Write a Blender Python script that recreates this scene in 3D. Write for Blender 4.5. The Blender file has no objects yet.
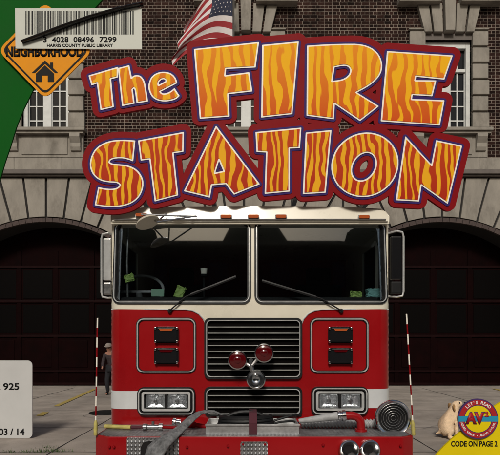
import bpy, bmesh, math, random
import numpy as np
from mathutils import Vector, Matrix
from mathutils.geometry import delaunay_2d_cdt
random.seed(7)
PI = math.pi
scene = bpy.context.scene
C = scene.collection
F, CH, HY = 511.0, 1.456, 340.0          # focal length in photo pixels, eye height, horizon row

def P(px, py, D):
    return Vector(((px-250)*D/F, D, CH+(HY-py)*D/F))
def XZ(px, py, D):
    return ((px-250)*D/F, CH+(HY-py)*D/F)

# ------------------------------------------------------------------ materials
def mat(name, col, rough=0.6, metal=0.0, coat=0.0, var=0.0, vscale=3.0, bump=0.0, bscale=40.0,
        emis=0.0, spec=0.5, dirt=None, dscale=1.5, aniso=(1, 1, 1)):
    m = bpy.data.materials.new(name); m.use_nodes = True
    nt = m.node_tree; N = nt.nodes; L = nt.links
    b = N['Principled BSDF']
    b.inputs['Base Color'].default_value = (*col, 1)
    b.inputs['Roughness'].default_value = rough
    b.inputs['Metallic'].default_value = metal
    b.inputs['Coat Weight'].default_value = coat
    b.inputs['Coat Roughness'].default_value = 0.08
    b.inputs['Specular IOR Level'].default_value = spec
    if emis:
        b.inputs['Emission Color'].default_value = (*col, 1); b.inputs['Emission Strength'].default_value = emis
    tc = N.new('ShaderNodeTexCoord'); mp = N.new('ShaderNodeMapping'); mp.inputs['Scale'].default_value = aniso
    L.new(tc.outputs['Object'], mp.inputs['Vector'])
    last = None
    if var > 0:
        n = N.new('ShaderNodeTexNoise'); n.inputs['Scale'].default_value = vscale; n.inputs['Detail'].default_value = 8
        n.inputs['Roughness'].default_value = 0.65
        L.new(mp.outputs[0], n.inputs['Vector'])
        mx = N.new('ShaderNodeMix'); mx.data_type = 'RGBA'
        mx.inputs[6].default_value = (*[max(0, c*(1-var)) for c in col], 1)
        mx.inputs[7].default_value = (*[min(1, c*(1+var)) for c in col], 1)
        r = N.new('ShaderNodeMapRange'); r.inputs[1].default_value = 0.3; r.inputs[2].default_value = 0.7
        L.new(n.outputs['Fac'], r.inputs[0]); L.new(r.outputs[0], mx.inputs[0])
        last = mx.outputs[2]; L.new(last, b.inputs['Base Color'])
        rr_ = N.new('ShaderNodeMapRange'); rr_.inputs[3].default_value = max(0.02, rough-0.12); rr_.inputs[4].default_value = min(1, rough+0.12)
        L.new(n.outputs['Fac'], rr_.inputs[0]); L.new(rr_.outputs[0], b.inputs['Roughness'])
    if dirt:
        n = N.new('ShaderNodeTexNoise'); n.inputs['Scale'].default_value = dscale; n.inputs['Detail'].default_value = 10
        n.inputs['Roughness'].default_value = 0.7
        L.new(mp.outputs[0], n.inputs['Vector'])
        r = N.new('ShaderNodeMapRange'); r.inputs[1].default_value = 0.5; r.inputs[2].default_value = 0.72; r.inputs[4].default_value = 0.75
        L.new(n.outputs['Fac'], r.inputs[0])
        mx = N.new('ShaderNodeMix'); mx.data_type = 'RGBA'
        mx.inputs[6].default_value = (*col, 1); mx.inputs[7].default_value = (*dirt, 1)
        if last: L.new(last, mx.inputs[6])
        L.new(r.outputs[0], mx.inputs[0]); L.new(mx.outputs[2], b.inputs['Base Color'])
    if bump > 0:
        n = N.new('ShaderNodeTexNoise'); n.inputs['Scale'].default_value = bscale; n.inputs['Detail'].default_value = 6
        L.new(mp.outputs[0], n.inputs['Vector'])
        bp = N.new('ShaderNodeBump'); bp.inputs['Strength'].default_value = bump; bp.inputs['Distance'].default_value = 0.01
        L.new(n.outputs['Fac'], bp.inputs['Height']); L.new(bp.outputs[0], b.inputs['Normal'])
    return m

def brick_mat():
    m = bpy.data.materials.new('dark_brick'); m.use_nodes = True
    nt = m.node_tree; N = nt.nodes; L = nt.links; b = N['Principled BSDF']; b.inputs['Roughness'].default_value = 0.9; b.inputs['Specular IOR Level'].default_value = .1
    tc = N.new('ShaderNodeTexCoord'); sp = N.new('ShaderNodeSeparateXYZ'); cb = N.new('ShaderNodeCombineXYZ')
    L.new(tc.outputs['Object'], sp.inputs[0]); 
    ad = N.new('ShaderNodeMath'); ad.operation = 'ADD'; L.new(sp.outputs[0], ad.inputs[0]); L.new(sp.outputs[1], ad.inputs[1])
    L.new(ad.outputs[0], cb.inputs[0]); L.new(sp.outputs[2], cb.inputs[1])
    nz = N.new('ShaderNodeTexNoise'); nz.inputs['Scale'].default_value = 9; nz.inputs['Detail'].default_value = 3
    L.new(cb.outputs[0], nz.inputs['Vector'])
    sc = N.new('ShaderNodeVectorMath'); sc.operation = 'MULTIPLY_ADD'
    sc.inputs[1].default_value = (.016, .016, 0); L.new(nz.outputs['Color'], sc.inputs[0]); L.new(cb.outputs[0], sc.inputs[2])
    br = N.new('ShaderNodeTexBrick'); L.new(sc.outputs[0], br.inputs['Vector'])
    br.inputs['Scale'].default_value = 1; br.inputs['Brick Width'].default_value = .225; br.inputs['Row Height'].default_value = .096
    br.inputs['Mortar Size'].default_value = .0075; br.inputs['Mortar Smooth'].default_value = .3; br.inputs['Bias'].default_value = -.1
    br.inputs['Color1'].default_value = (.009, .0045, .0036, 1); br.inputs['Color2'].default_value = (.036, .0165, .0125, 1)
    br.inputs['Mortar'].default_value = (.22, .18, .15, 1); br.squash = .55; br.squash_frequency = 2
    n2 = N.new('ShaderNodeTexNoise'); n2.inputs['Scale'].default_value = 2.2; n2.inputs['Detail'].default_value = 9
    L.new(tc.outputs['Object'], n2.inputs['Vector'])
    r = N.new('ShaderNodeMapRange'); r.inputs[1].default_value = .3; r.inputs[2].default_value = .7; r.inputs[3].default_value = .55; r.inputs[4].default_value = 1.25
    L.new(n2.outputs['Fac'], r.inputs[0])
    mm = N.new('ShaderNodeVectorMath'); mm.operation = 'SCALE'; L.new(br.outputs['Color'], mm.inputs[0]); L.new(r.outputs[0], mm.inputs['Scale'])
    L.new(mm.outputs[0], b.inputs['Base Color'])
    bp = N.new('ShaderNodeBump'); bp.invert = True; bp.inputs['Distance'].default_value = .01; bp.inputs['Strength'].default_value = .6
    L.new(br.outputs['Fac'], bp.inputs['Height']); L.new(bp.outputs[0], b.inputs['Normal'])
    return m

def flame_mat(name, yellow, red, thr_top, thr_bot, z0, z1, freq):
    """printed flame stripes: wavy vertical bands of two pigments"""
    m = bpy.data.materials.new(name); m.use_nodes = True
    nt = m.node_tree; N = nt.nodes; L = nt.links; b = N['Principled BSDF']; b.inputs['Roughness'].default_value = .6; b.inputs['Specular IOR Level'].default_value = .12
    tc = N.new('ShaderNodeTexCoord'); sp = N.new('ShaderNodeSeparateXYZ'); L.new(tc.outputs['Object'], sp.inputs[0])
    def math_(op, a, c, v=None):
        n = N.new('ShaderNodeMath'); n.operation = op
        for i, q in enumerate((a, c, v)):
            if q is None: continue
            if isinstance(q, (int, float)): n.inputs[i].default_value = q
            else: L.new(q, n.inputs[i])
        return n.outputs[0]
    def noise(sx, sz, det):
        mp = N.new('ShaderNodeMapping'); mp.inputs['Scale'].default_value = (sx, 1, sz); L.new(tc.outputs['Object'], mp.inputs['Vector'])
        n = N.new('ShaderNodeTexNoise'); n.inputs['Scale'].default_value = 1; n.inputs['Detail'].default_value = det
        L.new(mp.outputs[0], n.inputs['Vector']); return n.outputs['Fac']
    w = math_('SUBTRACT', noise(6, 3.6, 1), .5)
    x = math_('MULTIPLY_ADD', w, .15, sp.outputs[0])
    s = math_('SINE', math_('MULTIPLY', x, freq), 0.0)
    t = math_('MULTIPLY_ADD', math_('SUBTRACT', noise(20, 3.4, 1), .5), 3.2, s)
    mr = N.new('ShaderNodeMapRange'); mr.inputs[1].default_value = z0; mr.inputs[2].default_value = z1
    mr.inputs[3].default_value = thr_bot; mr.inputs[4].default_value = thr_top; L.new(sp.outputs[2], mr.inputs[0])
    d = math_('SUBTRACT', t, mr.outputs[0])
    st = N.new('ShaderNodeMapRange'); st.inputs[1].default_value = -.12; st.inputs[2].default_value = .12
    L.new(d, st.inputs[0])
    gr = N.new('ShaderNodeMapRange'); gr.inputs[1].default_value = z0; gr.inputs[2].default_value = z1; L.new(sp.outputs[2], gr.inputs[0])
    redmix = N.new('ShaderNodeMix'); redmix.data_type = 'RGBA'
    redmix.inputs[6].default_value = (*red[0], 1); redmix.inputs[7].default_value = (*red[1], 1); L.new(gr.outputs[0], redmix.inputs[0])
    mx = N.new('ShaderNodeMix'); mx.data_type = 'RGBA'; mx.inputs[6].default_value = (*yellow, 1)
    L.new(redmix.outputs[2], mx.inputs[7]); L.new(st.outputs[0], mx.inputs[0]); L.new(mx.outputs[2], b.inputs['Base Color'])
    return m

def glass_mat(name, tint, ior=1.5, rough=0.02):
    m = bpy.data.materials.new(name); m.use_nodes = True
    nt = m.node_tree; N = nt.nodes; L = nt.links; N.clear()
    o = N.new('ShaderNodeOutputMaterial'); mx = N.new('ShaderNodeMixShader'); fr = N.new('ShaderNodeFresnel'); fr.inputs[0].default_value = ior
    t = N.new('ShaderNodeBsdfTransparent'); t.inputs[0].default_value = (*tint, 1)
    g = N.new('ShaderNodeBsdfGlossy'); g.inputs['Roughness'].default_value = rough
    L.new(fr.outputs[0], mx.inputs[0]); L.new(t.outputs[0], mx.inputs[1]); L.new(g.outputs[0], mx.inputs[2]); L.new(mx.outputs[0], o.inputs[0])
    return m

def tread_mat():
    m = mat('tread_plate', (.26, .26, .265), .5, .8, var=.4, vscale=11)
    nt = m.node_tree; N = nt.nodes; L = nt.links; b = N['Principled BSDF']
    tc = N.new('ShaderNodeTexCoord'); sp = N.new('ShaderNodeSeparateXYZ'); L.new(tc.outputs['Object'], sp.inputs[0])
    def M(op, a, c=0.0):
        n = N.new('ShaderNodeMath'); n.operation = op
        for i, q in enumerate((a, c)):
            if isinstance(q, (int, float)): n.inputs[i].default_value = q
            else: L.new(q, n.inputs[i])
        return n.outputs[0]
    v = M('ADD', sp.outputs[1], sp.outputs[2])
    a = M('SINE', M('MULTIPLY', M('ADD', sp.outputs[0], v), 105)); c = M('SINE', M('MULTIPLY', M('SUBTRACT', sp.outputs[0], v), 105))
    h = M('MAXIMUM', M('MULTIPLY', a, c), 0.0)
    bp = N.new('ShaderNodeBump'); bp.inputs['Distance'].default_value = .006; bp.inputs['Strength'].default_value = 1
    L.new(h, bp.inputs['Height']); L.new(bp.outputs[0], b.inputs['Normal'])
    return m

M = dict(
    brick=brick_mat(),
    stone=mat('limestone', (.26, .238, .205), .92, spec=.2, var=.2, vscale=2.2, bump=.45, bscale=22, dirt=(.10, .088, .073), dscale=1.7, aniso=(1, 1, .45)),
    joint=mat('stone_joint', (.016, .014, .013), .95, var=.2),
    archbrick=mat('arch_brick', (.06, .042, .038), .9, var=.3, vscale=9, bump=.4, bscale=25),
    cornice=mat('brownstone', (.12, .103, .092), .85, var=.2, vscale=3, bump=.3),
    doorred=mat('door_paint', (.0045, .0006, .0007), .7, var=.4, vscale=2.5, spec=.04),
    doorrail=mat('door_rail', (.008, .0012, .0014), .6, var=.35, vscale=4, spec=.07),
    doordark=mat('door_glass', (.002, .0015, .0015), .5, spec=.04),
    dark=mat('dark_interior', (.006, .006, .006), .8, var=.3),
    white=mat('window_paint', (.55, .56, .54), .5, var=.12, vscale=6),
    pane=mat('window_glass', (.004, .005, .007), .08, spec=.3),
    red=mat('red_paint', (.27, .003, .005), .3, spec=.25, coat=.35, var=.08, vscale=2.2, bump=.03, bscale=6),
    redplate=mat('red_panel', (.21, .0010, .004), .6, var=.06, vscale=3, spec=.12),
    blue=mat('navy_outline', (.032, .014, .12), .6, var=.1, spec=.15),
    cream=mat('cream_paint', (.68, .63, .51), .3, coat=.5, var=.06, vscale=2.5, bump=.02, bscale=8),
    stripe=mat('silver_white_stripe', (.56, .57, .57), .35, coat=.3, var=.08, vscale=4),
    chrome=mat('chrome', (.62, .62, .63), .13, 1.0, var=.12, vscale=9),
    reflector=mat('reflector', (.95, .95, .94), .16, .85, bump=1.0, bscale=26),
    chromedull=mat('worn_chrome', (.42, .42, .42), .3, 1.0, var=.3, vscale=12),
    trim=mat('polished_trim', (.55, .55, .54), .22, .35, var=.15, vscale=9),
    slat=mat('grille_slat', (.34, .34, .32), .35, .4, var=.2, vscale=6),
    black=mat('black_rubber', (.007, .007, .0075), .5, var=.35, vscale=12, spec=.25),
    blackgloss=mat('black_gloss', (.008, .008, .009), .2),
    glass=glass_mat('windscreen_glass', (.78, .82, .84), 1.75),
    lens=glass_mat('lamp_lens', (.93, .95, .97), 1.5, .06),
    redlens=mat('red_lens', (.075, .0015, .003), .12, coat=.5),
    darkred=mat('dark_red_lens', (.05, .006, .008), .12, coat=.8),
    amber=mat('amber_lens', (.42, .085, .02), .2, coat=.5),
    tread=tread_mat(),
    alu=mat('aluminium', (.50, .50, .50), .42, .85, var=.3, vscale=7, bump=.1),
    canvas=mat('canvas_hose', (.15, .15, .152), .9, var=.5, vscale=22, bump=1.0, bscale=55, dirt=(.05, .05, .05), dscale=9, spec=.2),
    hosegrey=mat('ribbed_hose', (.33, .33, .33), .6, var=.25, vscale=16),
    strapred=mat('dark_strap', (.06, .008, .016), .8, var=.2),
    yellow=mat('yellow_board', (.68, .53, .004), .6, var=.05, vscale=2, spec=.12),
    toolyellow=mat('tool_yellow', (.42, .36, .10), .6, var=.3, vscale=10),
    signor=mat('sign_orange', (.72, .27, .004), .6, var=.06, vscale=3, spec=.15),
    signblack=mat('sign_black', (.006, .006, .006), .6, spec=.15),
    green=mat('green_board', (.0015, .085, .006), .7, var=.06, vscale=2, spec=.1),
    paper=mat('label_paper', (.52, .53, .47), .6, var=.06, vscale=2.5),
    paperw=mat('placard_white', (.50, .50, .49), .6, var=.05, vscale=2.5),
    outline=mat('white_outline', (.85, .80, .70), .5),
    badgeblue=mat('badge_blue', (.01, .25, .42), .5), badgered=mat('badge_red', (.36, .006, .012), .5),
    badgepurple=mat('badge_purple', (.05, .02, .12), .5), badgewhite=mat('badge_white', (.7, .68, .66), .5),
    steel=mat('galvanised_steel', (.30, .30, .30), .5, .8, var=.2, vscale=9),
    paintyellow=mat('road_yellow', (.38, .28, .075), .9, spec=.2, var=.3, vscale=14, dirt=(.27, .235, .19), dscale=9),
    grass=mat('weed_green', (.05, .095, .02), .8, var=.3),
    hivis=mat('hi_vis_green', (.42, .60, .16), .7), teal=mat('teal_cloth', (.24, .50, .47), .8, var=.1),
    greenpaper=mat('green_paper', (.30, .50, .36), .7),
    fur=mat('cream_fur', (.78, .57, .37), .95, var=.22, vscale=12, bump=.9, bscale=90),
    furtan=mat('tan_fur', (.36, .21, .085), .95, var=.2, vscale=20, bump=.9, bscale=90),
    skin=mat('skin', (.46, .22, .15), .6), shirt=mat('plaid_shirt', (.05, .036, .04), .9, var=.5, vscale=30),
    trousers=mat('dark_trousers', (.02, .02, .025), .9, var=.3, vscale=8), cap=mat('pale_cap', (.36, .30, .26), .8),
    hair=mat('red_brown_hair', (.10, .035, .015), .8),
    flagred=mat('flag_red', (.27, .012, .018), .8, var=.12, vscale=8), flagwhite=mat('flag_white', (.60, .55, .54), .8, var=.08, vscale=8),
    flagblue=mat('flag_navy', (.012, .016, .04), .8, var=.15, vscale=8),
    oppo=mat('opposite_brick', (.022, .014, .012), .9, var=.3, vscale=3),
    flame1=flame_mat('flame_upper_row', (.86, .43, .006), ((.58, .060, .005), (.80, .27, .010)), .65, -.75, 3.30, 4.05, 72),
    flame2=flame_mat('flame_lower_row', (.80, .39, .010), ((.38, .016, .004), (.50, .05, .005)), -.1, -.4, 2.60, 3.20, 92),
)

def concrete():
    m = mat('concrete', (.31, .27, .232), .92, spec=.25, var=.2, vscale=1.7, bump=.4, bscale=45, dirt=(.15, .125, .105), dscale=.75)
    return m
M['concrete'] = concrete()

# ------------------------------------------------------------------ object helpers
def tag(o, label=None, cat=None, group=None, kind=None):
    if label: o['label'] = label
    if cat: o['category'] = cat
    if group: o['group'] = group
    if kind: o['kind'] = kind
    return o
def thing(name, loc, label, cat, group=None):
    o = bpy.data.objects.new(name, None); C.objects.link(o); o.location = loc
    o.empty_display_size = .1
    return tag(o, label, cat, group)

class MB:
    def __init__(s): s.bm = bmesh.new(); s.mi = 0
    def face(s, vs):
        try:
            f = s.bm.faces.new(vs); f.material_index = s.mi; return f
        except ValueError: return None
    def poly(s, pts): return s.face([s.bm.verts.new(p) for p in pts])
    def box(s, x0, x1, y0, y1, z0, z1, bev=0.0):
        t = bmesh.new()
        v = [t.verts.new((x, y, z)) for x in (x0, x1) for y in (y0, y1) for z in (z0, z1)]
        for q in ((0, 1, 3, 2), (4, 6, 7, 5), (0, 4, 5, 1), (2, 3, 7, 6), (0, 2, 6, 4), (1, 5, 7, 3)): t.faces.new([v[i] for i in q])
        if bev > 0:
            bmesh.ops.bevel(t, geom=list(t.edges), offset=bev, segments=2, affect='EDGES', profile=.7)
        s.merge(t); return s
    def merge(s, t, mtx=None):
        if mtx: t.transform(mtx)
        mp = {}
        for v in t.verts: mp[v] = s.bm.verts.new(v.co)
        for f in t.faces:
            g = s.face([mp[v] for v in f.verts])
        t.free()
    def prism(s, pts2, y0, y1, bev=0.0):          # polygon in XZ extruded along Y
        t = bmesh.new()
        a = [t.verts.new((x, y0, z)) for x, z in pts2]; b = [t.verts.new((x, y1, z)) for x, z in pts2]
        n = len(pts2); t.faces.new(a); t.faces.new(b[::-1])
        for i in range(n): t.faces.new((a[i], b[i], b[(i+1) % n], a[(i+1) % n]))
        if bev > 0:
            es = [e for e in t.edges if all(abs(v.co.y-y0) < 1e-6 for v in e.verts)]
            bmesh.ops.bevel(t, geom=es, offset=bev, segments=2, affect='EDGES', profile=.7)
        s.merge(t); return s
    def tube(s, path, r, seg=10, closed=False, flat=1.0):
        path = [Vector(p) for p in path]; n = len(path); rings = []
        up = Vector((0, 0, 1)); prev = None
        for i, p in enumerate(path):
            if closed: d = path[(i+1) % n]-path[i-1]
            else: d = path[min(i+1, n-1)]-path[max(i-1, 0)]
            d.normalize()
            if prev is None:
                a = d.cross(up)
                if a.length < 1e-3: a = d.cross(Vector((0, 1, 0)))
                a.normalize()
            else:
                a = prev-d*prev.dot(d); a.normalize()
            prev = a; b = d.cross(a)
            rad = r[i] if isinstance(r, (list, tuple)) else r
            rings.append([s.bm.verts.new(p+a*math.cos(2*PI*k/seg)*rad+b*math.sin(2*PI*k/seg)*rad*flat) for k in range(seg)])
        m = n if closed else n-1
        for i in range(m):
            A, B = rings[i], rings[(i+1) % n]
            for k in range(seg): s.face((A[k], A[(k+1) % seg], B[(k+1) % seg], B[k]))
        if not closed:
            s.face(rings[0][::-1]); s.face(rings[-1])
        return s
    def lathe(s, prof, o, axis, seg=32, close=True):    # prof: (radius, distance along axis)
        o = Vector(o); ax = Vector(axis).normalized(); a = ax.orthogonal().normalized(); b = ax.cross(a)
        rings = []
        for r, h in prof:
            if r < 1e-6: rings.append([s.bm.verts.new(o+ax*h)])
            else: rings.append([s.bm.verts.new(o+ax*h+(a*math.cos(2*PI*k/seg)+b*math.sin(2*PI*k/seg))*r) for k in range(seg)])
        for A, B in zip(rings, rings[1:]):
            for k in range(seg):
                k2 = (k+1) % seg
                if len(A) == 1 and len(B) == 1: continue
                if len(A) == 1: s.face((A[0], B[k], B[k2]))
                elif len(B) == 1: s.face((A[k], A[k2], B[0]))
                else: s.face((A[k], A[k2], B[k2], B[k]))
        return s
    def sheet(s, loops, mapf, d0, d1, grid=(), maxlen=None):
        def sub(lp):
            if not maxlen: return lp
            o = []
            for i, p in enumerate(lp):
                q = lp[(i+1) % len(lp)]; k = max(1, int(math.ceil(math.dist(p, q)/maxlen)))
                o += [(p[0]+(q[0]-p[0])*j/k, p[1]+(q[1]-p[1])*j/k) for j in range(k)]
            return o
        loops = [sub(l) for l in loops]
        pts = []; edges = []; idx = []
        for lp in loops:
            b = len(pts); pts += [Vector(p) for p in lp]; n = len(lp)
            edges += [(b+i, b+(i+1) % n) for i in range(n)]; idx.append((b, n))
        pts += [Vector(g) for g in grid if inside(g, loops)]
        vo, eo, fo, ov, oe, of = delaunay_2d_cdt(pts, edges, [], 0, 1e-6)
        fo = [f for f in fo if inside(((vo[f[0]][0]+vo[f[1]][0]+vo[f[2]][0])/3, (vo[f[0]][1]+vo[f[1]][1]+vo[f[2]][1])/3), loops)]
        A = [s.bm.verts.new(mapf(v[0], v[1], d1)) for v in vo]; B = [s.bm.verts.new(mapf(v[0], v[1], d0)) for v in vo]
        cnt = {}
        for f in fo:
            s.face([A[i] for i in f]); s.face([B[i] for i in reversed(f)])
            for i in range(3):
                e = (f[i], f[(i+1) % 3]); cnt[e] = 1
        for (a, b) in list(cnt):
            if (b, a) not in cnt: s.face((A[b], A[a], B[a], B[b]))
        return s
    def build(s, name, m, parent=None, smooth=False, autosmooth=None):
        bmesh.ops.recalc_face_normals(s.bm, faces=s.bm.faces)
        me = bpy.data.meshes.new(name); 
        if smooth:
            for f in s.bm.faces: f.smooth = True
            ang = autosmooth if autosmooth else .6
            for e in s.bm.edges:
                if len(e.link_faces) == 2 and e.calc_face_angle(0) > ang: e.smooth = False
        s.bm.to_mesh(me); s.bm.free()
        for q in (m if isinstance(m, (list, tuple)) else [m]): me.materials.append(q)
        o = bpy.data.objects.new(name, me); C.objects.link(o)
        adopt(o, parent); return o
def adopt(o, parent):
    if parent is None: return
    o.parent = parent
    if parent.type == 'EMPTY': o.matrix_parent_inverse = Matrix.Translation(-parent.location)

def inside(p, loops):
    x, y = p[0], p[1]; c = False
    for lp in loops:
        j = len(lp)-1
        for i in range(len(lp)):
            xi, yi = lp[i]; xj, yj = lp[j]
            if (yi > y) != (yj > y) and x < (xj-xi)*(y-yi)/(yj-yi)+xi: c = not c
            j = i
    return c
def rr(x0, z0, x1, z1, r, n=6):
    x0, x1 = min(x0, x1), max(x0, x1); z0, z1 = min(z0, z1), max(z0, z1); o = []
    for cx, cz, a0 in ((x1-r, z1-r, 0), (x0+r, z1-r, PI/2), (x0+r, z0+r, PI), (x1-r, z0+r, 1.5*PI)):
        for i in range(n+1):
            a = a0+PI/2*i/n; o.append((cx+r*math.cos(a), cz+r*math.sin(a)))
    return o
def circ(cx, cz, r, n=32, rz=None, rot=0):
    rz = rz or r; o = []
    for i in range(n):
        a = 2*PI*i/n; x, z = r*math.cos(a), rz*math.sin(a)
        o.append((cx+x*math.cos(rot)-z*math.sin(rot), cz+x*math.sin(rot)+z*math.cos(rot)))
    return o
def flatmap(Y): return lambda x, z, d: Vector((x, Y-d, z))

def text_mesh(txt, bold=0.0):
    cu = bpy.data.curves.new('lettering', 'FONT'); cu.body = txt; cu.size = 1; cu.offset = bold; cu.resolution_u = 4
    o = bpy.data.objects.new('lettering', cu); C.objects.link(o)
    dg = bpy.context.evaluated_depsgraph_get(); dg.update()
    me = bpy.data.meshes.new_from_object(o.evaluated_get(dg)); bpy.data.objects.remove(o)
    return me
def text_fit(name, txt, x0, x1, z0, z1, Y, m, parent, bold=.02, depth=.004, rot=0, fitx=True):
    me = text_mesh(txt, bold); co = [v.co for v in me.vertices]
    ax, bx = min(c.x for c in co), max(c.x for c in co); ay, by = min(c.y for c in co), max(c.y for c in co)
    t = bmesh.new(); t.from_mesh(me)
    if rot == 0:
        for v in t.verts:
            v.co = Vector((x0+(v.co.x-ax)/(bx-ax)*(x1-x0), Y, z0+(v.co.y-ay)/(by-ay)*(z1-z0)))
    r = bmesh.ops.extrude_face_region(t, geom=list(t.faces)); 
    for q in r['geom']:
        if isinstance(q, bmesh.types.BMVert): q.co.y -= depth
    mb = MB(); mb.bm.free(); mb.bm = t
    return mb.build(name, m, parent)
def arc_text(name, txt, cx, cz, rad, a_mid, step, size, Y, m, parent, inward=False):
    mb = MB(); n = len(txt)
    for i, ch in enumerate(txt):
        if ch == ' ': continue
        me = text_mesh(ch, .03); co = [v.co for v in me.vertices]
        if not co: continue
        mx = (min(c.x for c in co)+max(c.x for c in co))/2
        a = a_mid+(i-(n-1)/2)*step*(-1 if not inward else 1)
        t = bmesh.new(); t.from_mesh(me)
        for v in t.verts:
            lx, ly = (v.co.x-mx)*size, (v.co.y-.35)*size
            th = a-PI/2 if not inward else a+PI/2
            X = cx+rad*math.cos(a)+lx*math.cos(th)-ly*math.sin(th); Z = cz+rad*math.sin(a)+lx*math.sin(th)+ly*math.cos(th)
            v.co = Vector((X, Y, Z))
        mb.merge(t)
    return mb.build(name, m, parent)

# ------------------------------------------------------------------ camera, world, light
cam = bpy.data.cameras.new('camera'); co = bpy.data.objects.new('camera', cam); C.objects.link(co)
co.location = (0, 0, CH); co.rotation_euler = (PI/2, 0, 0)
cam.sensor_fit = 'HORIZONTAL'; cam.sensor_width = 36; cam.lens = F/500*36; cam.shift_y = (HY-227.5)/500; cam.clip_end = 2000
scene.camera = co
w = bpy.data.worlds.new('World'); scene.world = w; w.use_nodes = True
N = w.node_tree.nodes; bg = N['Background']; sky = N.new('ShaderNodeTexSky'); sky.sky_type = 'NISHITA'; sky.sun_disc = False
SE, SA = math.radians(37), math.radians(186)
sky.sun_elevation = SE; sky.sun_rotation = SA; sky.air_density = 1.6; sky.dust_density = 4
w.node_tree.links.new(sky.outputs[0], bg.inputs[0]); bg.inputs[1].default_value = .06
sd = bpy.data.lights.new('sun', 'SUN'); so = bpy.data.objects.new('sun', sd); C.objects.link(so)
sd.energy = 2.2; sd.angle = math.radians(12); sd.color = (1, .95, .87)
dirv = Vector((math.sin(SA)*math.cos(SE), math.cos(SA)*math.cos(SE), math.sin(SE)))
so.rotation_euler = dirv.to_track_quat('Z', 'Y').to_euler()
vs = scene.view_settings; vs.view_transform = 'Standard'; vs.look = 'None'; vs.gamma = 1; vs.exposure = .08; vs.use_curve_mapping = False

# ------------------------------------------------------------------ ground
mb = MB()
mb.poly([(-300, -300, 0), (300, -300, 0), (300, 600, 0), (-300, 600, 0)])
tag(mb.build('ground', M['concrete']), kind='structure')
mb = MB()                                    # slab joints: narrow dark seams with small wobble
def seam(p, q, wd=.018, z=.004):
    p, q = Vector((*p, z)), Vector((*q, z)); d = (q-p); n = max(2, int(d.length/.25)); s_ = Vector((-d.y, d.x, 0)).normalized()
    prev = None
    for i in range(n+1):
        c = p+d*i/n+s_*random.uniform(-.006, .006); ww = wd*random.uniform(.5, 1.1)
        a, b = mb.bm.verts.new(c-s_*ww/2), mb.bm.verts.new(c+s_*ww/2)
        if prev: mb.face((prev[0], a, b, prev[1]))
        prev = (a, b)
for x in (-8.1, -5.35, -2.58, 2.42, 5.2, 8.0): seam((x, 1), (x, 15.6), .02)
for y, x0, x1 in ((6.62, -12, 12), (8.45, -12, 12), (10.6, -12, 12), (13.0, -12, 12)):
    seam((x0, y), (x1, y), .022, .008)
def crack(p, n, a):
    p = Vector(p)
    for i in range(n):
        a += random.gauss(0, .35); q = p+Vector((math.cos(a), math.sin(a)))*random.uniform(.12, .3); seam(tuple(p), tuple(q), .008, .0105); p = q
crack((-4.9, 8.5), 9, 1.2); crack((-2.6, 9.3), 7, 2.6); crack((2.45, 8.2), 9, .5); crack((3.6, 8.46), 8, 1.2); crack((5.3, 10.4), 8, 2.0); crack((-5.2, 12.0), 8, -.4)
tag(mb.build('ground_seams', M['joint']), kind='structure')
mb = MB()
def stroke(pts, wd, z=.012):
    for (a, b) in zip(pts, pts[1:]):
        a, b = Vector((*a, z)), Vector((*b, z)); s_ = Vector((-(b-a).y, (b-a).x, 0)).normalized()*wd/2
        mb.poly([a-s_, b-s_, b+s_, a+s_])
stroke([(-4.24, 11.2), (-4.58, 15.1)], .13); stroke([(-4.02, 9.75), (-4.1, 10.25)], .13); stroke([(7.0, 12.3), (7.25, 15.2)], .13)
tag(mb.build('road_marking', M['paintyellow']), kind='structure')
# dark round ribbed disc on the ground beside the cab
mb = MB(); mb.lathe([(0, .02), (.30, .02), (.33, .014), (.33, .004)], P(106, 413, 10.19).xy.to_3d(), (0, 0, 1), 28)
for k in range(5): mb.box(-2.86-.2, -2.86+.2, 10.0+k*.09, 10.03+k*.09, .02, .026)
mh = mb.build('dark_disc', M['black'])
tag(mh, 'round black ribbed disc on the pavement left of the cab', 'drain cover')
# weeds in the joint
gt = MB()
for cx, cy, n, sp_ in ((-2.62, 6.66, 80, .16), (-2.95, 6.6, 40, .2), (-3.2, 6.62, 24, .1), (-2.7, 6.9, 20, .08)):
    for i in range(n):
        x = cx+random.gauss(0, sp_); y = cy+random.gauss(0, .015); a = random.uniform(0, 2*PI); h = random.uniform(.015, .055); l = random.uniform(.01, .03)
        b = Vector((x, y, .0)); d = Vector((math.cos(a), math.sin(a), 0)); s_ = Vector((-d.y, d.x, 0))*.004
        gt.poly([b-s_, b+s_, b+d*l*.5+s_*.8+Vector((0, 0, h*.7)), b+d*l+Vector((0, 0, h))])
tag(gt.build('weeds', M['grass']), 'thin green weeds growing in the pavement joint at lower left', 'weeds', kind='stuff')

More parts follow.
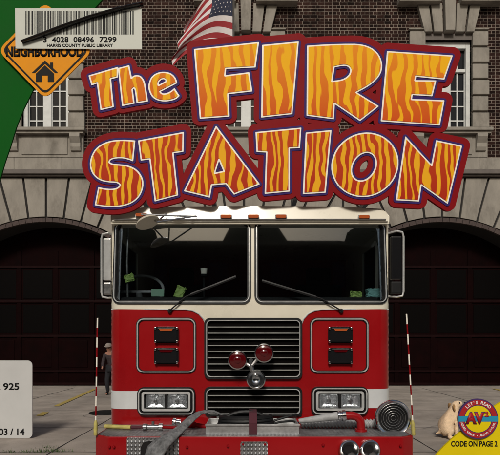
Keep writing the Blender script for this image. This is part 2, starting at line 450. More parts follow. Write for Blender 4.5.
# ------------------------------------------------------------------ the fire house
DW = 15.5
px2 = DW/F
fh = thing('brick_firehouse', (0, DW, 0), 'dark brick firehouse with pale stone arches and windows behind the red engine', 'building')
cxs = [-6.19, -.18, 5.83]; RA, HWD, ZAP = 3.9, 2.42, 5.03; ZC = ZAP-RA
ZSP = ZC+math.sqrt(RA**2-HWD**2)
def arch_loop(cx, r, hw, z0=-.02, n=24):
    a = math.asin(hw/RA)
    zc = ZC
    pts = [(cx-hw, z0), (cx+hw, z0)]
    for i in range(n+1):
        t = a-2*a*i/n; pts.append((cx+r*math.sin(t), zc+r*math.cos(t)))
    return pts
mb = MB()
Z1 = 6.40
mb.sheet([[(-14, -.02), (cxs[0]-HWD, -.02)]+arch_loop(cxs[0], RA, HWD)[2:][::-1]+[(cxs[0]+HWD, -.02), (cxs[1]-HWD, -.02)]+arch_loop(cxs[1], RA, HWD)[2:][::-1]+
          [(cxs[1]+HWD, -.02), (cxs[2]-HWD, -.02)]+arch_loop(cxs[2], RA, HWD)[2:][::-1]+[(cxs[2]+HWD, -.02), (14, -.02), (14, Z1), (-14, Z1)]],
         flatmap(DW+.06), -.9, 0)
mb.build('ground_floor_wall', M['joint'], fh)
# voussoirs and pier blocks
def clip(poly, f):
    o = []
    for i, p in enumerate(poly):
        q = poly[(i+1) % len(poly)]; a, b = f(p), f(q)
        if a >= 0: o.append(p)
        if (a >= 0) != (b >= 0):
            t = a/(a-b); o.append((p[0]+(q[0]-p[0])*t, p[1]+(q[1]-p[1])*t))
    return o
blocks = MB(); g = .034
def addblock(poly):
    if len(poly) < 3: return
    area = abs(sum(poly[i][0]*poly[(i+1) % len(poly)][1]-poly[(i+1) % len(poly)][0]*poly[i][1] for i in range(len(poly))))/2
    if area < .02: return
    blocks.prism(poly, DW+random.uniform(-.012, .004), DW+.07, .012)
amax = math.asin(HWD/RA); step = .132
for cx in cxs:
    for k in range(-6, 6):
        t0, t1 = (k+.5-.5)*step+.0, (k+1)*step
        if t0 > .80 or t1 < -.80: continue
        r0 = RA+.17
        def pt(t, r): return (cx+r*math.sin(t), ZC+r*math.cos(t))
        e = g/5
        poly = [pt(t0+g/r0, r0), pt((t0+t1)/2, r0), pt(t1-g/r0, r0), pt(t1-g/8, 8), pt(t0+g/8, 8)]
        # keep joint parallel
        poly = clip(poly, lambda p: Z1-g-p[1]); poly = clip(poly, lambda p: (cx+3.005-g)-p[0]); poly = clip(poly, lambda p: p[0]-(cx-3.005+g))
        poly = clip(poly, lambda p: p[1]-ZSP-.0)
        addblock(poly)
    ring = MB()
    n = 26
    for k in range(n):
        t0 = -amax+2*amax*k/n+.0015; t1 = -amax+2*amax*(k+1)/n-.0015
        ring.prism([pt(t0, RA+.005), pt(t1, RA+.005), pt(t1, RA+.13), pt(t0, RA+.13)], DW-.03, DW+.07, .004)
    ring.build('arch_brick_ring', M['archbrick'], fh)
for k in range(8):
    z0, z1 = ZSP*k/8+g/2, ZSP*(k+1)/8-g/2
    for a, b in ((-14, cxs[0]-HWD), (cxs[0]+HWD, cxs[1]-HWD), (cxs[1]+HWD, cxs[2]-HWD), (cxs[2]+HWD, 14)):
        m_ = int(max(1, round((b-a)/1.2))); off = 0
        for j in range(m_): addblock([(a+(b-a)*j/m_+g/2, z0), (a+(b-a)*(j+1)/m_-g/2, z0), (a+(b-a)*(j+1)/m_-g/2, z1), (a+(b-a)*j/m_+g/2, z1)])
for a, b in ((-14, -9.21), (8.85, 14)):
    for k in range(4):
        z0, z1 = ZSP+(Z1-ZSP)*k/4+g/2, ZSP+(Z1-ZSP)*(k+1)/4-g/2
        for j in range(4): addblock([(a+(b-a)*j/4+g/2, z0), (a+(b-a)*(j+1)/4-g/2, z0), (a+(b-a)*(j+1)/4-g/2, z1), (a+(b-a)*j/4+g/2, z1)])
blocks.build('stone_blocks', M['stone'], fh)
# string course and plinth band under the windows
zc0 = CH+(HY-177)*px2; zc1 = CH+(HY-171.5)*px2; zb1 = CH+(HY-158)*px2
mb = MB(); mb.box(-14, 14, DW-.10, DW+.5, Z1, zc0+.05, .02); mb.box(-14, 14, DW-.17, DW+.5, zc0+.053, zc1+.02, .02); mb.build('string_course', M['cornice'], fh)
mb = MB(); x = -14.0
while x < 14:
    wd = random.uniform(1.3, 1.5); mb.box(x+.008, x+wd-.008, DW-.05, DW+.4, zc1+.023, zb1-.003, .012); x += wd
mb.build('stone_band', M['stone'], fh)
# upper wall with window openings
wcx = [(45.5-250)*px2, (246-250)*px2, (448-250)*px2]
ZS = CH+(HY-130)*px2                     # sill
ZH = CH+(HY-40)*px2                      # head of opening
hw = 23.5*px2                            # half opening
mb = MB()
loops = [[(-14, zb1), (14, zb1), (14, 12.8), (-14, 12.8)]]+[[(c-hw, ZS-.02), (c+hw, ZS-.02), (c+hw, ZH), (c-hw, ZH)] for c in wcx]
mb.sheet(loops, flatmap(DW), -.35, 0); mb.build('brick_wall', M['brick'], fh)
mb = MB(); mb.box(-14, -13.7, DW+.36, DW+11, 0, 12.8); mb.box(13.7, 14, DW+.36, DW+11, 0, 12.8); mb.box(-14, 14, DW+11, DW+11.3, 0, 12.8)
mb.build('outer_wall', M['brick'], fh)
mb = MB(); mb.box(-14.3, 14.3, DW-.4, DW+11.5, 12.8, 13.2, .05); mb.box(-13.69, 13.69, DW+.4, DW+10.9, 12.5, 12.79); mb.build('roof', M['cornice'], fh)
mb = MB(); mb.box(-13.6, 13.6, DW+1.9, DW+2.0, 0, 12.4); mb.build('inner_wall', M['dark'], fh)

for wi, c in enumerate(wcx):
    win = None
    fr = MB()                             # painted timber frame: reveals, mullion, transom
    Y0, Y1 = DW+.16, DW+.30
    fr.box(c-hw, c-hw+.13, Y0-.06, Y1, ZS, ZH, .01); fr.box(c+hw-.13, c+hw, Y0-.06, Y1, ZS, ZH, .01)
    fr.box(c-hw+.13, c+hw-.13, Y0-.06, Y1, ZH-.2, ZH, .01); fr.box(c-hw+.13, c+hw-.13, Y0-.06, Y1, ZS, ZS+.07, .01)
    fr.box(c-.13, c+.13, Y0-.03, Y1, ZS+.07, ZH-.2, .012)
    zt = CH+(HY-68)*px2
    for s_ in (-1, 1):
        a, b = sorted((c+s_*.13, c+s_*(hw-.13)))
        fr.box(a, b, Y0-.01, Y1, zt-.05, zt+.05, .01)
    win = fr.build('window', M['white'], fh)
    bars = MB(); gl = MB()
    for s_ in (-1, 1):
        a, b = sorted((c+s_*.13, c+s_*(hw-.13)))
        m_ = (a+b)/2
        bars.box(a, a+.022, Y0+.03, Y1-.03, ZS+.07, zt-.05); bars.box(b-.022, b, Y0+.03, Y1-.03, ZS+.07, zt-.05)
        bars.box(m_-.017, m_+.017, Y0+.04, Y1-.03, ZS+.07, ZH-.2)
        for zz in (118, 103.5, 88): 
            z = CH+(HY-zz)*px2; bars.box(a+.022, b-.022, Y0+.045, Y1-.03, z-.018, z+.018)
        gl.box(a, b, Y0+.075, Y0+.085, ZS+.07, ZH-.2)
    bars.build('glazing_bars', M['white'], win); gl.build('pane', M['pane'], win)
    # quoined surround
    bh = .49
    for s_ in (-1, 1):
        q = MB(); k = 0; z = ZS
        while z < ZH+.25:
            w_ = .50 if k % 2 == 0 else .47
            a, b = sorted((c+s_*hw, c+s_*(hw+w_)))
            q.box(a, b, DW-.10, DW+.12, z+.06, min(z+bh, ZH+.3)-.0, .022)
            a, b = sorted((c+s_*hw, c+s_*(hw+.30)))
            q.box(a, b, DW-.01, DW+.1, z-.002, z+.058)
            z += bh; k += 1
        q.build('quoin_surround', M['stone'], fh)
    # fan of lintel stones
    q = MB(); zf0 = CH+(HY-34)*px2; zf1 = CH+(HY-8)*px2
    xb = [-25.5, -16.0, -5.5, 5.5, 16.0, 25.5]; xt = [-32, -19.5, -6.5, 6.5, 19.5, 32]
    for k in range(5):
        ex = 1.15 if k == 2 else 1.0
        zt_ = zf1+(.25 if k == 2 else (.06 if k in (1, 3) else 0)); gg = .028
        yk = DW-(.21 if k == 2 else .13)
        q.prism([(c+xb[k]*px2+gg, zf0), (c+xb[k+1]*px2-gg, zf0), (c+xt[k+1]*px2-gg, zt_), (c+xt[k]*px2+gg, zt_)], yk, DW+.12, .02)
    q.build('lintel_stone', M['stone'], fh)
    q = MB(); q.box(c-hw-.02, c+hw+.02, DW-.02, DW+.12, ZH, zf0+.0); q.build('lintel_band', M['cornice'], fh)
    # cornice and pediment above
    q = MB(); z = zf1+.02
    for s_ in (-1, 1):
        a, b = sorted((c+s_*.30, c+s_*1.55)); q.box(a, b, DW-.30, DW+.02, z+.0, z+.16, .02); q.box(a+.05, b-.05, DW-.22, DW+.02, z+.163, z+.26, .02)
        q.prism([(c+s_*1.5, z+.27), (c+s_*.30, z+.27), (c+s_*.30, z+.75), (c+s_*.2, z+.95), (c+s_*.1, z+.85), (c+s_*.1, z+.95)][:3]+[(c+s_*.3, z+.8)], DW-.2, DW+.02)
    q.build('window_cornice', M['stone'], fh)
    # sill, apron and consoles
    q = MB(); q.box(c-hw-.55, c+hw+.55, DW-.26, DW+.16, ZS-.10, ZS-.003, .02); q.box(c-hw-.50, c+hw+.50, DW-.20, DW-.002, ZS-.17, ZS-.103, .015)
    q.build('sill', M['stone'], fh)
    q = MB(); q.box(c-hw-.46, c+hw+.46, DW-.06, DW-.003, zb1+.003, ZS-.173, .01)
    q.box(c-hw+.02, c+hw-.02, DW-.085, DW-.063, zb1+.08, ZS-.26, .01)
    q.build('apron', M['stone'], fh)
    for s_ in (-1, 1):
        q = MB(); xc = c+s_*(hw+.24)
        prof = [(DW-.06, ZS-.175), (DW-.235, ZS-.175), (DW-.245, ZS-.28), (DW-.20, ZS-.36), (DW-.15, ZS-.44), (DW-.15, ZS-.56), (DW-.11, ZS-.66), (DW-.06, ZS-.68)]
        t = bmesh.new(); A = [t.verts.new((xc-.15, y, z)) for y, z in prof]; B = [t.verts.new((xc+.15, y, z)) for y, z in prof]
        t.faces.new(A); t.faces.new(B[::-1])
        for i in range(len(prof)): t.faces.new((A[i], B[i], B[(i+1) % len(prof)], A[(i+1) % len(prof)]))
        q.merge(t); q.build('console_bracket', M['stone'], fh)
# garage doors set deep in the arches
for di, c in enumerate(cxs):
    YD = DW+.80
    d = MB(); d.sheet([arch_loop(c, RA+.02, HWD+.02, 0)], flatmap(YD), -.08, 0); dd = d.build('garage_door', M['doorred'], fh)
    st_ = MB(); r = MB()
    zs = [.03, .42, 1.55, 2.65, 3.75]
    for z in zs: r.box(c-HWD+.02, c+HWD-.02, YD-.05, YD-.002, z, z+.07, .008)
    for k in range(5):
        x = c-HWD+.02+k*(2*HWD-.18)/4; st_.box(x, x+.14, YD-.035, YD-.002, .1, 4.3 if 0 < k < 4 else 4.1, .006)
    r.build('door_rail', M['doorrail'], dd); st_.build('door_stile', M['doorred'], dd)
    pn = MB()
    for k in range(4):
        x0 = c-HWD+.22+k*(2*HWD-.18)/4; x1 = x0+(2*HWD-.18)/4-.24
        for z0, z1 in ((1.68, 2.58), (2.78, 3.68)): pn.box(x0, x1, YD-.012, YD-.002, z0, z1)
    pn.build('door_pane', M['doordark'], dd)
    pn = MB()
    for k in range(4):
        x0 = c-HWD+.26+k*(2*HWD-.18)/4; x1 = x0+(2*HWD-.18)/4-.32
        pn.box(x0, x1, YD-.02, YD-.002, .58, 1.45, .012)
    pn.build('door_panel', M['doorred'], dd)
# unseen building added behind the camera, sized for the windscreen reflection
ob = thing('reflected_building', (0, -24, 0), 'unseen long brown brick building added behind the viewer for the windscreen reflection', 'building')
mb = MB(); mb.box(-30, 30, -36, -24, 0, 14.4, .05); mb.build('wall', M['oppo'], ob)
for q in ([(-30, 14.7), (-6.6, 14.7), (-7.6, 16.2), (-9.5, 17.6), (-30, 17.6)], [(-1.9, 14.7), (2.6, 14.7), (1.7, 16.2), (.9, 17.6), (-.4, 17.6), (-1.2, 16.2)], [(7.0, 14.7), (30, 14.7), (30, 17.6), (9.8, 17.6), (8.0, 16.2)]):  # added roof blocks, slanted to shape the sky patches mirrored in the windscreen
    mb = MB(); mb.prism(q, -23.9, -30); mb.build('reflection_block', M['oppo'], ob)
mb = MB(); mb.box(-30.3, 30.3, -36.3, -23.7, 14.4, 14.69, .05); mb.build('roof', M['cornice'], ob)
for i in range(14):
    for zz in (1.2, 4.6, 8.0, 11.4):
        x = -28+i*4.2; mb = MB(); mb.box(x, x+1.3, -24.02+.0, -23.98, zz, zz+1.8); mb.build('window', M['pane'], ob)

# ------------------------------------------------------------------ flag
fp = thing('flag', P(236, 40, DW-.03), 'American flag blowing to the left on a pole above the middle window', 'flag')
mb = MB(); DP0, DP1 = DW-.05, 13.2
mb.tube([P(233.5, 38, DP0), P(233.5, -75, DP1)], .03, 12); mb.build('flagpole', M['white'], fp, True)
mb = MB(); mb.lathe([(0, 0), (.07, .01), (.085, .06), (.05, .1), (0, .12)], P(233.5, -75, DP1), (0, -.4, 1), 14); mb.build('finial', M['chrome'], fp, True)
mb = MB(); NU, NV = 60, 78
def flagpt(u, v, lift=0):
    p0 = Vector((232.5, -30+86*v)); p1 = Vector((213-16*v, -22+58*v)); p2 = Vector((186-16*v, 26+42*v))
    q = p0*(1-u)**2+p1*2*u*(1-u)+p2*u*u
    q += Vector((1.6*math.sin(v*17+u*4), 1.2*math.sin(u*9+v*4)))*u
    D = 14.4+.16*math.sin(u*9+v*2.5)*u+.12*math.sin(v*9)*u-.5*u*(1-u)-lift
    return P(q.x, q.y, D)
vg = [[mb.bm.verts.new(flagpt(i/NU, j/NV)) for j in range(NV+1)] for i in range(NU+1)]
for i in range(NU):
    for j in range(NV):
        u, v = (i+.5)/NU, (j+.5)/NV; st = int(v*13)
        mb.mi = 2 if (v < 7/13 and u < .42) else (0 if st % 2 == 0 else 1)
        mb.face((vg[i][j], vg[i+1][j], vg[i+1][j+1], vg[i][j+1]))
fl = mb.build('cloth', [M['flagred'], M['flagwhite'], M['flagblue']], fp, True, 3)
mb = MB()
for r_ in range(9):
    for k in range(6 if r_ % 2 == 0 else 5):
        u = .42*((2*k+1+(r_ % 2))/12); v = 7/13*((r_+1)/10)
        pts = []
        for a in range(10):
            rr_ = .018 if a % 2 == 0 else .007; an = PI/2+a*PI/5
            pts.append(flagpt(u+rr_*.75*math.cos(an), v+rr_*.75*math.sin(an), .012))
        cc = mb.bm.verts.new(flagpt(u, v, .012)); vv = [mb.bm.verts.new(p) for p in pts]
        for a in range(10): mb.face((cc, vv[a], vv[(a+1) % 10]))
mb.build('star', M['flagwhite'], fl)

# ------------------------------------------------------------------ fire engine
eng = thing('fire_engine', (0, 4.5, 0), 'red fire engine with cream cab top, twin windscreens and chrome grille', 'fire engine')
YC, WC, RC, ZT, TILT = 4.5, 1.252, .13, 1.74, .11
def yfront(x, z):
    e = abs(x)-(WC-RC); y = YC+max(0, z-ZT)*TILT
    if e > 0: y += RC-math.sqrt(max(0, RC*RC-e*e))
    return y
def cabmap(x, z, d):
    e = max(0, abs(x)-(WC-RC))/RC; e = min(e, 1); s_ = 1 if x > 0 else -1
    return Vector((x+s_*e*d, yfront(x, z)-math.sqrt(1-e*e)*d, z))
def cf(px, py):                                    # photo pixel -> x, z on the cab front
    D = YC
    for _ in range(4): x, z = XZ(px, py, D); D = YC+max(0, z-ZT)*TILT
    return (x, z)
def cfl(pts): return [cf(*p) for p in pts]
grid = [(x, z) for x in [s*(WC-RC*k) for s in (-1, 1) for k in (.01, .04, .1, .2, .35, .55, .8, 1.0)] for z in [.75+.06*k for k in range(32)]]
grid += [(x, ZT) for x in np.linspace(-1.1, 1.1, 12)]
zlow = .70
edge = [(108, 309), (150, 309.4), (186, 309.8), (193, 311), (199, 314), (203.5, 319), (205.5, 324)]
edge2 = [(301.5, 324), (303.5, 319), (308, 314), (314, 311), (321, 309.8), (350, 309.4), (392, 309)]
bound = cfl(edge)+cfl(edge2)
bound[0] = (-WC+.0005, bound[0][1]); bound[-1] = (WC-.0005, bound[-1][1])
mb = MB(); mb.sheet([[(-WC+.0005, zlow), (WC-.0005, zlow)]+bound[::-1]], cabmap, -.02, 0, grid, .05)
mb.box(-WC, -WC+.02, YC+RC, 6.6, zlow-.25, 1.73); mb.box(WC-.02, WC, YC+RC, 6.6, zlow-.25, 1.73); mb.box(-WC+.02, WC-.02, 6.58, 6.6, zlow-.25, 2.5)
mb.build('cab', M['red'], eng, True, .5)
ztop = cf(250, 218)[1]
x0, z0 = cf(113.5, 302.5); x1, z1 = cf(249.5, 222.5); x2, z2 = cf(256, 302.5); x3, z3 = cf(391, 222.5); x3 = -x0
wsL = rr(x0, z0, x1, z1, .06); wsR = rr(x2, z0, x3, z1, .06)
def inset(l, cx, cz, d):
    xs = [p[0] for p in l]; zs = [p[1] for p in l]
    return rr(min(xs)+d, min(zs)+d, max(xs)-d, max(zs)-d, max(.02, .06-d))
mb = MB(); mb.sheet([bound+[(WC-.0005, ztop), (-WC+.0005, ztop)], wsL, wsR], cabmap, -.02, 0, grid, .04)
def sidepane(s_):   # cream door sides above the belt, with an opening for the door glass
    X0, X1 = sorted((s_*WC, s_*(WC-.02)))
    mb.box(X0, X1, YC+RC+.001, 4.75, 1.733, 2.5); mb.box(X0, X1, 5.6, 6.6, 1.733, 2.5); mb.box(X0, X1, 4.75, 5.6, 2.4, 2.5); mb.box(X0, X1, 4.75, 5.6, 1.733, 1.8)
sidepane(-1); sidepane(1)
mb.build('cab_upper_shell', M['cream'], eng, True, .5)
mb = MB()
for s_ in (-1, 1): mb.box(*sorted((s_*(WC-.008), s_*(WC-.012))), 4.75, 5.6, 1.8, 2.4)
mb.build('side_window', M['glass'], eng)
# roof with brow
xa, za = XZ(113, 222, 4.5); xb_, zb_ = XZ(389, 207, 4.5)
mb = MB(); t = bmesh.new(); prof = [(-1.235, 2.488), (1.235, 2.488), (1.235, 2.56), (1.215, 2.60), (1.17, 2.628), (.9, 2.642), (0, 2.648), (-.9, 2.642), (-1.17, 2.628), (-1.215, 2.60), (-1.235, 2.56)]
A = [t.verts.new((x, 4.515+(.03 if z > 2.59 else 0), z)) for x, z in prof]; B = [t.verts.new((x, 6.62, z)) for x, z in prof]
t.faces.new(A); t.faces.new(B[::-1])
for i in range(len(prof)): t.faces.new((A[i], B[i], B[(i+1) % len(prof)], A[(i+1) % len(prof)]))
bmesh.ops.bevel(t, geom=[e for e in t.edges if all(v.co.y < 4.6 for v in e.verts)], offset=.018, segments=3, affect='EDGES')
mb.merge(t); mb.build('roof', M['cream'], eng, True, .5)
mb = MB()                                   # rain gutter line
mb.tube([(-1.2, 4.507, 2.52), (1.2, 4.507, 2.52)], .006, 6); mb.build('gutter', M['chromedull'], eng)
# windscreens
for l in (wsL, wsR):
    mb = MB(); mb.sheet([inset(l, 0, 0, .012)], cabmap, -.012, -.008, grid, .04); ws = mb.build('windscreen', M['glass'], eng, True, .5)
    mb = MB(); mb.sheet([inset(l, 0, 0, -.014), inset(l, 0, 0, .02)], cabmap, -.015, .012, grid, .04); mb.build('gasket', M['black'], ws, True, .5)
    mb = MB(); a = inset(l, 0, 0, .004)
    mb.sheet([inset(l, 0, 0, .001), inset(l, 0, 0, .008)], cabmap, .010, .016, (), .04); mb.build('chrome_trim', M['trim'], ws, True, .5)
# belt trim line
for e_ in ([(110, 309.2)]+edge[1:], edge2[:-1]+[(390, 309.2)]):
    mb = MB(); mb.tube([cabmap(x, z, .004) for x, z in cfl(e_)], .006, 6); mb.build('belt_trim', M['trim'], eng)
# white side stripes
for a, b, t_, u_ in ((108.2, 141, 391, 409), (364, 391.8, 389, 408)):
    (sx0, sz0), (sx1, sz1) = cf(a, u_), cf(b, t_); sx0 = max(sx0, -WC+.001); sx1 = min(sx1, WC-.001)
    mb = MB(); mb.sheet([[(sx0, sz0), (sx1, sz0), (sx1, sz1), (sx0, sz1)]], cabmap, .0015, .004, grid, .03); mb.build('stripe', M['stripe'], eng, True, .5)
for s_ in (-1, 1):
    mb = MB(); X0, X1 = sorted((s_*(WC+.0015), s_*(WC+.004))); mb.box(X0, X1, YC+RC, 6.58, .84, 1.0); mb.build('stripe', M['stripe'], eng)
# grilles
def prect(a, b, c, d, r, Y=YC):
    (xx0, zz0), (xx1, zz1) = XZ(a, d, Y), XZ(c, b, Y); return rr(xx0, zz0, xx1, zz1, r)
def grille(a, b, c, d, n):
    mb = MB(); mb.sheet([prect(a, b, c, d, .05), prect(a+2, b+2, c-2, d-2, .04)], flatmap(YC), 0, .03); gr = mb.build('grille', M['black'], eng, True, .5)
    mb = MB(); mb.sheet([prect(a+2.1, b+2.1, c-2.1, d-2.1, .04), prect(a+2.9, b+2.9, c-2.9, d-2.9, .035)], flatmap(YC), 0, .036); mb.build('chrome_frame', M['trim'], gr, True, .5)
    mb = MB(); mb.sheet([prect(a+2.2, b+2.2, c-2.2, d-2.2, .04)], flatmap(YC), .002, .006); mb.build('backing', M['doordark'], gr)
    mb = MB()
    for k in range(n):
        y = b+3+(d-b-6)*(k+1)/(n+1); (xx0, zz), (xx1, _) = XZ(a+3.3, y, YC), XZ(c-3.3, y, YC)
        t = bmesh.new(); pr = [(YC-.034, zz+.0042), (YC-.034, zz-.0038), (YC-.008, zz-.0038), (YC-.008, zz+.0042)]
        A = [t.verts.new((xx0, y_, z_)) for y_, z_ in pr]; B = [t.verts.new((xx1, y_, z_)) for y_, z_ in pr]
        t.faces.new(A); t.faces.new(B[::-1])
        for i in range(4): t.faces.new((A[i], B[i], B[(i+1) % 4], A[(i+1) % 4]))
        mb.merge(t)
    tag(mb.build('slat', M['slat'], gr))
grille(204.5, 318, 302, 379, 8); grille(204.5, 386.5, 302, 416, 3)
# warning lamp panels
for a, c in ((137, 195.5), (310.5, 368)):
    mb = MB(); mb.sheet([prect(a, 318.5, c, 372.5, .06), prect(a+1.1, 319.6, c-1.1, 371.4, .052)], flatmap(YC), .0, .016); pn = mb.build('warning_panel', M['trim'], eng, True, .5)
    mb = MB(); mb.sheet([prect(a-.9, 317.6, c+.9, 373.4, .066), prect(a+2.0, 320.5, c-2.0, 370.5, .045)], flatmap(YC), .0, .008); mb.build('seal', M['black'], pn, True, .5)
    m_ = (a+c)/2+.6
    for yy, lm in ((335, 'darkred'), (356, 'darkred')):
        mb = MB(); mb.sheet([prect(m_-12.2, yy-8, m_+12.2, yy+8, .012)], flatmap(YC), .0, .03)
        lp = mb.build('warning_lamp', M['blackgloss'], pn, True, .5)
        mb = MB(); mb.sheet([prect(m_-10.6, yy-5, m_+10.6, yy+6.6, .01)], flatmap(YC), .03, .046); mb.build('lens', M['blackgloss'], lp, True, .5)
        for sx in (-1, 1):
            for sy in (-1, 1):
                mb = MB(); x, z = XZ(m_+sx*10.8, yy+sy*6.6, YC); mb.lathe([(0, .050), (.009, .047), (.013, .03)], (x, YC, z), (0, -1, 0), 10); mb.build('screw', M['chrome'], lp, True)
        mb = MB(); x, z = XZ(m_, yy-7.3, YC); mb.box(x-.075, x+.075, YC-.04, YC-.03, z-.008, z+.008, .003)
        mb.build('hood', M['chrome'], lp)
        mb = MB(); x, z = XZ(m_, yy-5.0, YC); mb.sheet([[(x-.06, z+.008), (x-.045, z-.012), (x+.045, z-.012), (x+.06, z+.008)]], flatmap(YC), .0465, .052); mb.build('marker', M['amber'] if yy < 340 else M['redlens'], lp)
# headlights
for a, c, dy in ((138, 195.5, 0), (311, 367.5, -.5)):
    b, d = 387+dy, 415+dy
    mb = MB(); mb.sheet([prect(a, b, c, d, .055), prect(a+3.2, b+3.2, c-3.2, d-3.2, .03)], flatmap(YC), .0, .035); cl = mb.build('headlight_cluster', M['black'], eng, True, .5)
    mb = MB(); mb.sheet([prect(a+1.2, b+1.2, c-1.2, d-1.2, .045), prect(a+2.2, b+2.2, c-2.2, d-2.2, .038)], flatmap(YC), .0352, .042)
    mb.sheet([prect(a+4.6, b+4.4, c-4.6, d-4.4, .02), prect(a+6.8, b+6.6, c-6.8, d-6.6, .012)], flatmap(YC), .004, .045); mb.build('bezel', M['trim'], cl, True, .5)
    mb = MB(); mb.sheet([prect(a+3.3, b+3.3, c-3.3, d-3.3, .03)], flatmap(YC), .001, .004); mb.build('housing', M['black'], cl)
    for s_ in (-1, 1):
        m_ = (a+c)/2+s_*10.8; yy = (b+d)/2
        x, z = XZ(m_, yy, YC)
        mb = MB(); pts = []
        # faceted reflector bowl
        for r_, dep in ((1, .028), (.8, .014), (.5, .006), (.0, .003)):
            pts.append([(x+ex*r_*.082, YC-dep, z+ez*r_*.058) for ex, ez in [(-1, -1), (0, -1), (1, -1), (1, 0), (1, 1), (0, 1), (-1, 1), (-1, 0)]])
        for A, B in zip(pts, pts[1:]):
            for k in range(8): mb.poly([A[k], A[(k+1) % 8], B[(k+1) % 8], B[k]])
        hl = mb.build('headlight', M['reflector'], cl)
        mb = MB(); mb.lathe([(0, .036), (.016, .034), (.02, .006)], (x, YC, z), (0, -1, 0), 14); mb.build('bulb', M['chromedull'], hl)
        mb = MB(); mb.sheet([rr(x-.084, z-.06, x+.084, z+.06, .012)], flatmap(YC), .034, .038); mb.build('lens', M['lens'], hl)
    mb = MB(); x, z = XZ((a+c)/2, (b+d)/2, YC); mb.box(x-.010, x+.010, YC-.044, YC-.005, z-.062, z+.062, .003); mb.build('divider', M['black'], cl)
# siren lamp trio on the grille
br = MB(); cx_, cz_ = XZ(251, 366, YC); br.tube([(cx_, YC-.03, cz_+.05), (cx_, YC-.10, cz_), (cx_+.03, YC-.10, cz_-.09)], .022, 10)
for q_ in ((238, 359), (263, 352), (256, 378)):
    x, z = XZ(*q_, YC-.12); br.tube([(cx_, YC-.10, cz_), (x, YC-.09, z)], .016, 8)
lamp_arm = br.build('lamp_bracket', M['chromedull'], eng, True)
for (a, b), m_ in (((237.5, 360), 'redlens'), ((264, 353), 'redlens'), ((256, 379.5), 'lensw')):
    x, z = XZ(a, b, YC-.16); o = (x, YC-.08, z)
    mb = MB(); mb.lathe([(0, -.03), (.03, -.025), (.06, .01), (.076, .055), (.081, .075), (.081, .085), (.072, .087), (.070, .08)], o, (0, -1, 0), 36)
    lp = mb.build('siren_lamp', M['chrome'], eng, True, .9)
    if m_ == 'redlens':
        mb = MB(); mb.lathe([(0, .092), (.03, .09), (.055, .086), (.071, .078)], o, (0, -1, 0), 32)
        mb.lathe([(.0, .098), (.03, .094), (.035, .09)], o, (0, -1, 0), 6); mb.build('lens', M['redlens'] , lp, True)
    else:
        mb = MB(); mb.lathe([(0, .02), (.03, .03), (.055, .05), (.071, .078)], o, (0, -1, 0), 32); mb.build('reflector', M['chrome'], lp, True)
        mb = MB(); mb.lathe([(0, .10), (.03, .097), (.055, .09), (.071, .079)], o, (0, -1, 0), 32); mb.build('lens', M['lens'], lp, True)
# marker lights on the brow
for q_ in ((141, 215), (226, 216.5), (253.5, 216.5), (281, 216.5), (364, 217)):
    x, z = XZ(*q_, 4.5)
    mb = MB(); mb.sheet([rr(x-.053, z-.019, x+.053, z+.019, .012)], flatmap(4.515), 0, .012); ml = mb.build('marker_light', M['chromedull'], eng, True, .5)
    mb = MB(); mb.sheet([rr(x-.046, z-.014, x+.046, z+.014, .012)], flatmap(4.515), .012, .03); mb.build('lens', M['amber'], ml, True, .5)
# wipers
for a, p, q, r_ in ((1, (170, 311), (186, 297), (236, 277)), (2, (341, 311), (321, 299), (262, 281))):
    A, B, C_ = [cabmap(*cf(*v), .03) for v in (p, q, r_)]
    mb = MB(); mb.tube([A, B, (B+C_)/2], .007, 6); mb.lathe([(0, .03), (.018, .028), (.022, 0)], cabmap(*cf(*p), 0), (0, -1, 0), 12); wp = mb.build('wiper', M['black'], eng)
    mb = MB(); mb.tube([B*.9+C_*.1, C_], .006, 6, flat=2.2); mb.build('blade', M['black'], wp)
# side mirrors
for s_, pts, mc in ((-1, (101.5, 112, 233, 298), 1), (1, (403.5, 390, 231, 297), -1)):
    Dm = 4.62
    (xo, zb), (xi, zt) = XZ(pts[0], pts[3], Dm), XZ(pts[1], pts[2], Dm)
    r_ = .03
    path = [(xi, Dm+.05, zt-.01)]+[(xo-s_*r_*2, Dm, zt), (xo-s_*.01, Dm, zt-.01), (xo, Dm, zt-.05), (xo, Dm, zb+.05), (xo-s_*.01, Dm, zb+.01), (xo-s_*r_*2, Dm, zb)]+[(xi, Dm+.05, zb+.01)]
    mb = MB(); mb.tube(path, .0095, 8); mr = mb.build('side_mirror', M['trim'], eng, True)
    xm0, xm1 = sorted((xo-s_*.018, xi+s_*.008))
    mb = MB(); mb.box(xm0, xm1, Dm-.012, Dm+.05, zb+.16, zt-.05, .01); mb.build('mirror_shell', M['trim' if s_ < 0 else 'blackgloss'], mr)
    mb = MB(); mb.box(xm0, xm1, Dm-.012, Dm+.05, zb+.03, zb+.14, .01); mb.build('lower_mirror', M['chromedull' if s_ < 0 else 'black'], mr)
# round look-down mirror on a bracket over the left windscreen
mb = MB(); J = P(141, 216, 4.42)
for q_ in ((142, 213.5, 4.5), (196, 216, 4.5), (166, 214, 4.5)): mb.tube([P(*q_), P(157, 222, 4.28)], .007, 8)
mb.tube([P(141, 214.5, 4.40), P(197, 216.5, 4.5)], .008, 8)
lm = mb.build('look_down_mirror', M['chromedull'], eng, True)
mb = MB(); ax = Vector((.42, -.24, -.95)); mb.lathe([(0, -.035), (.05, -.028), (.085, -.008), (.103, .010), (.100, .016), (0, .008)], P(147, 221.5, 4.30), ax, 30); mb.build('mirror_head', M['cream'], lm, True, .9)
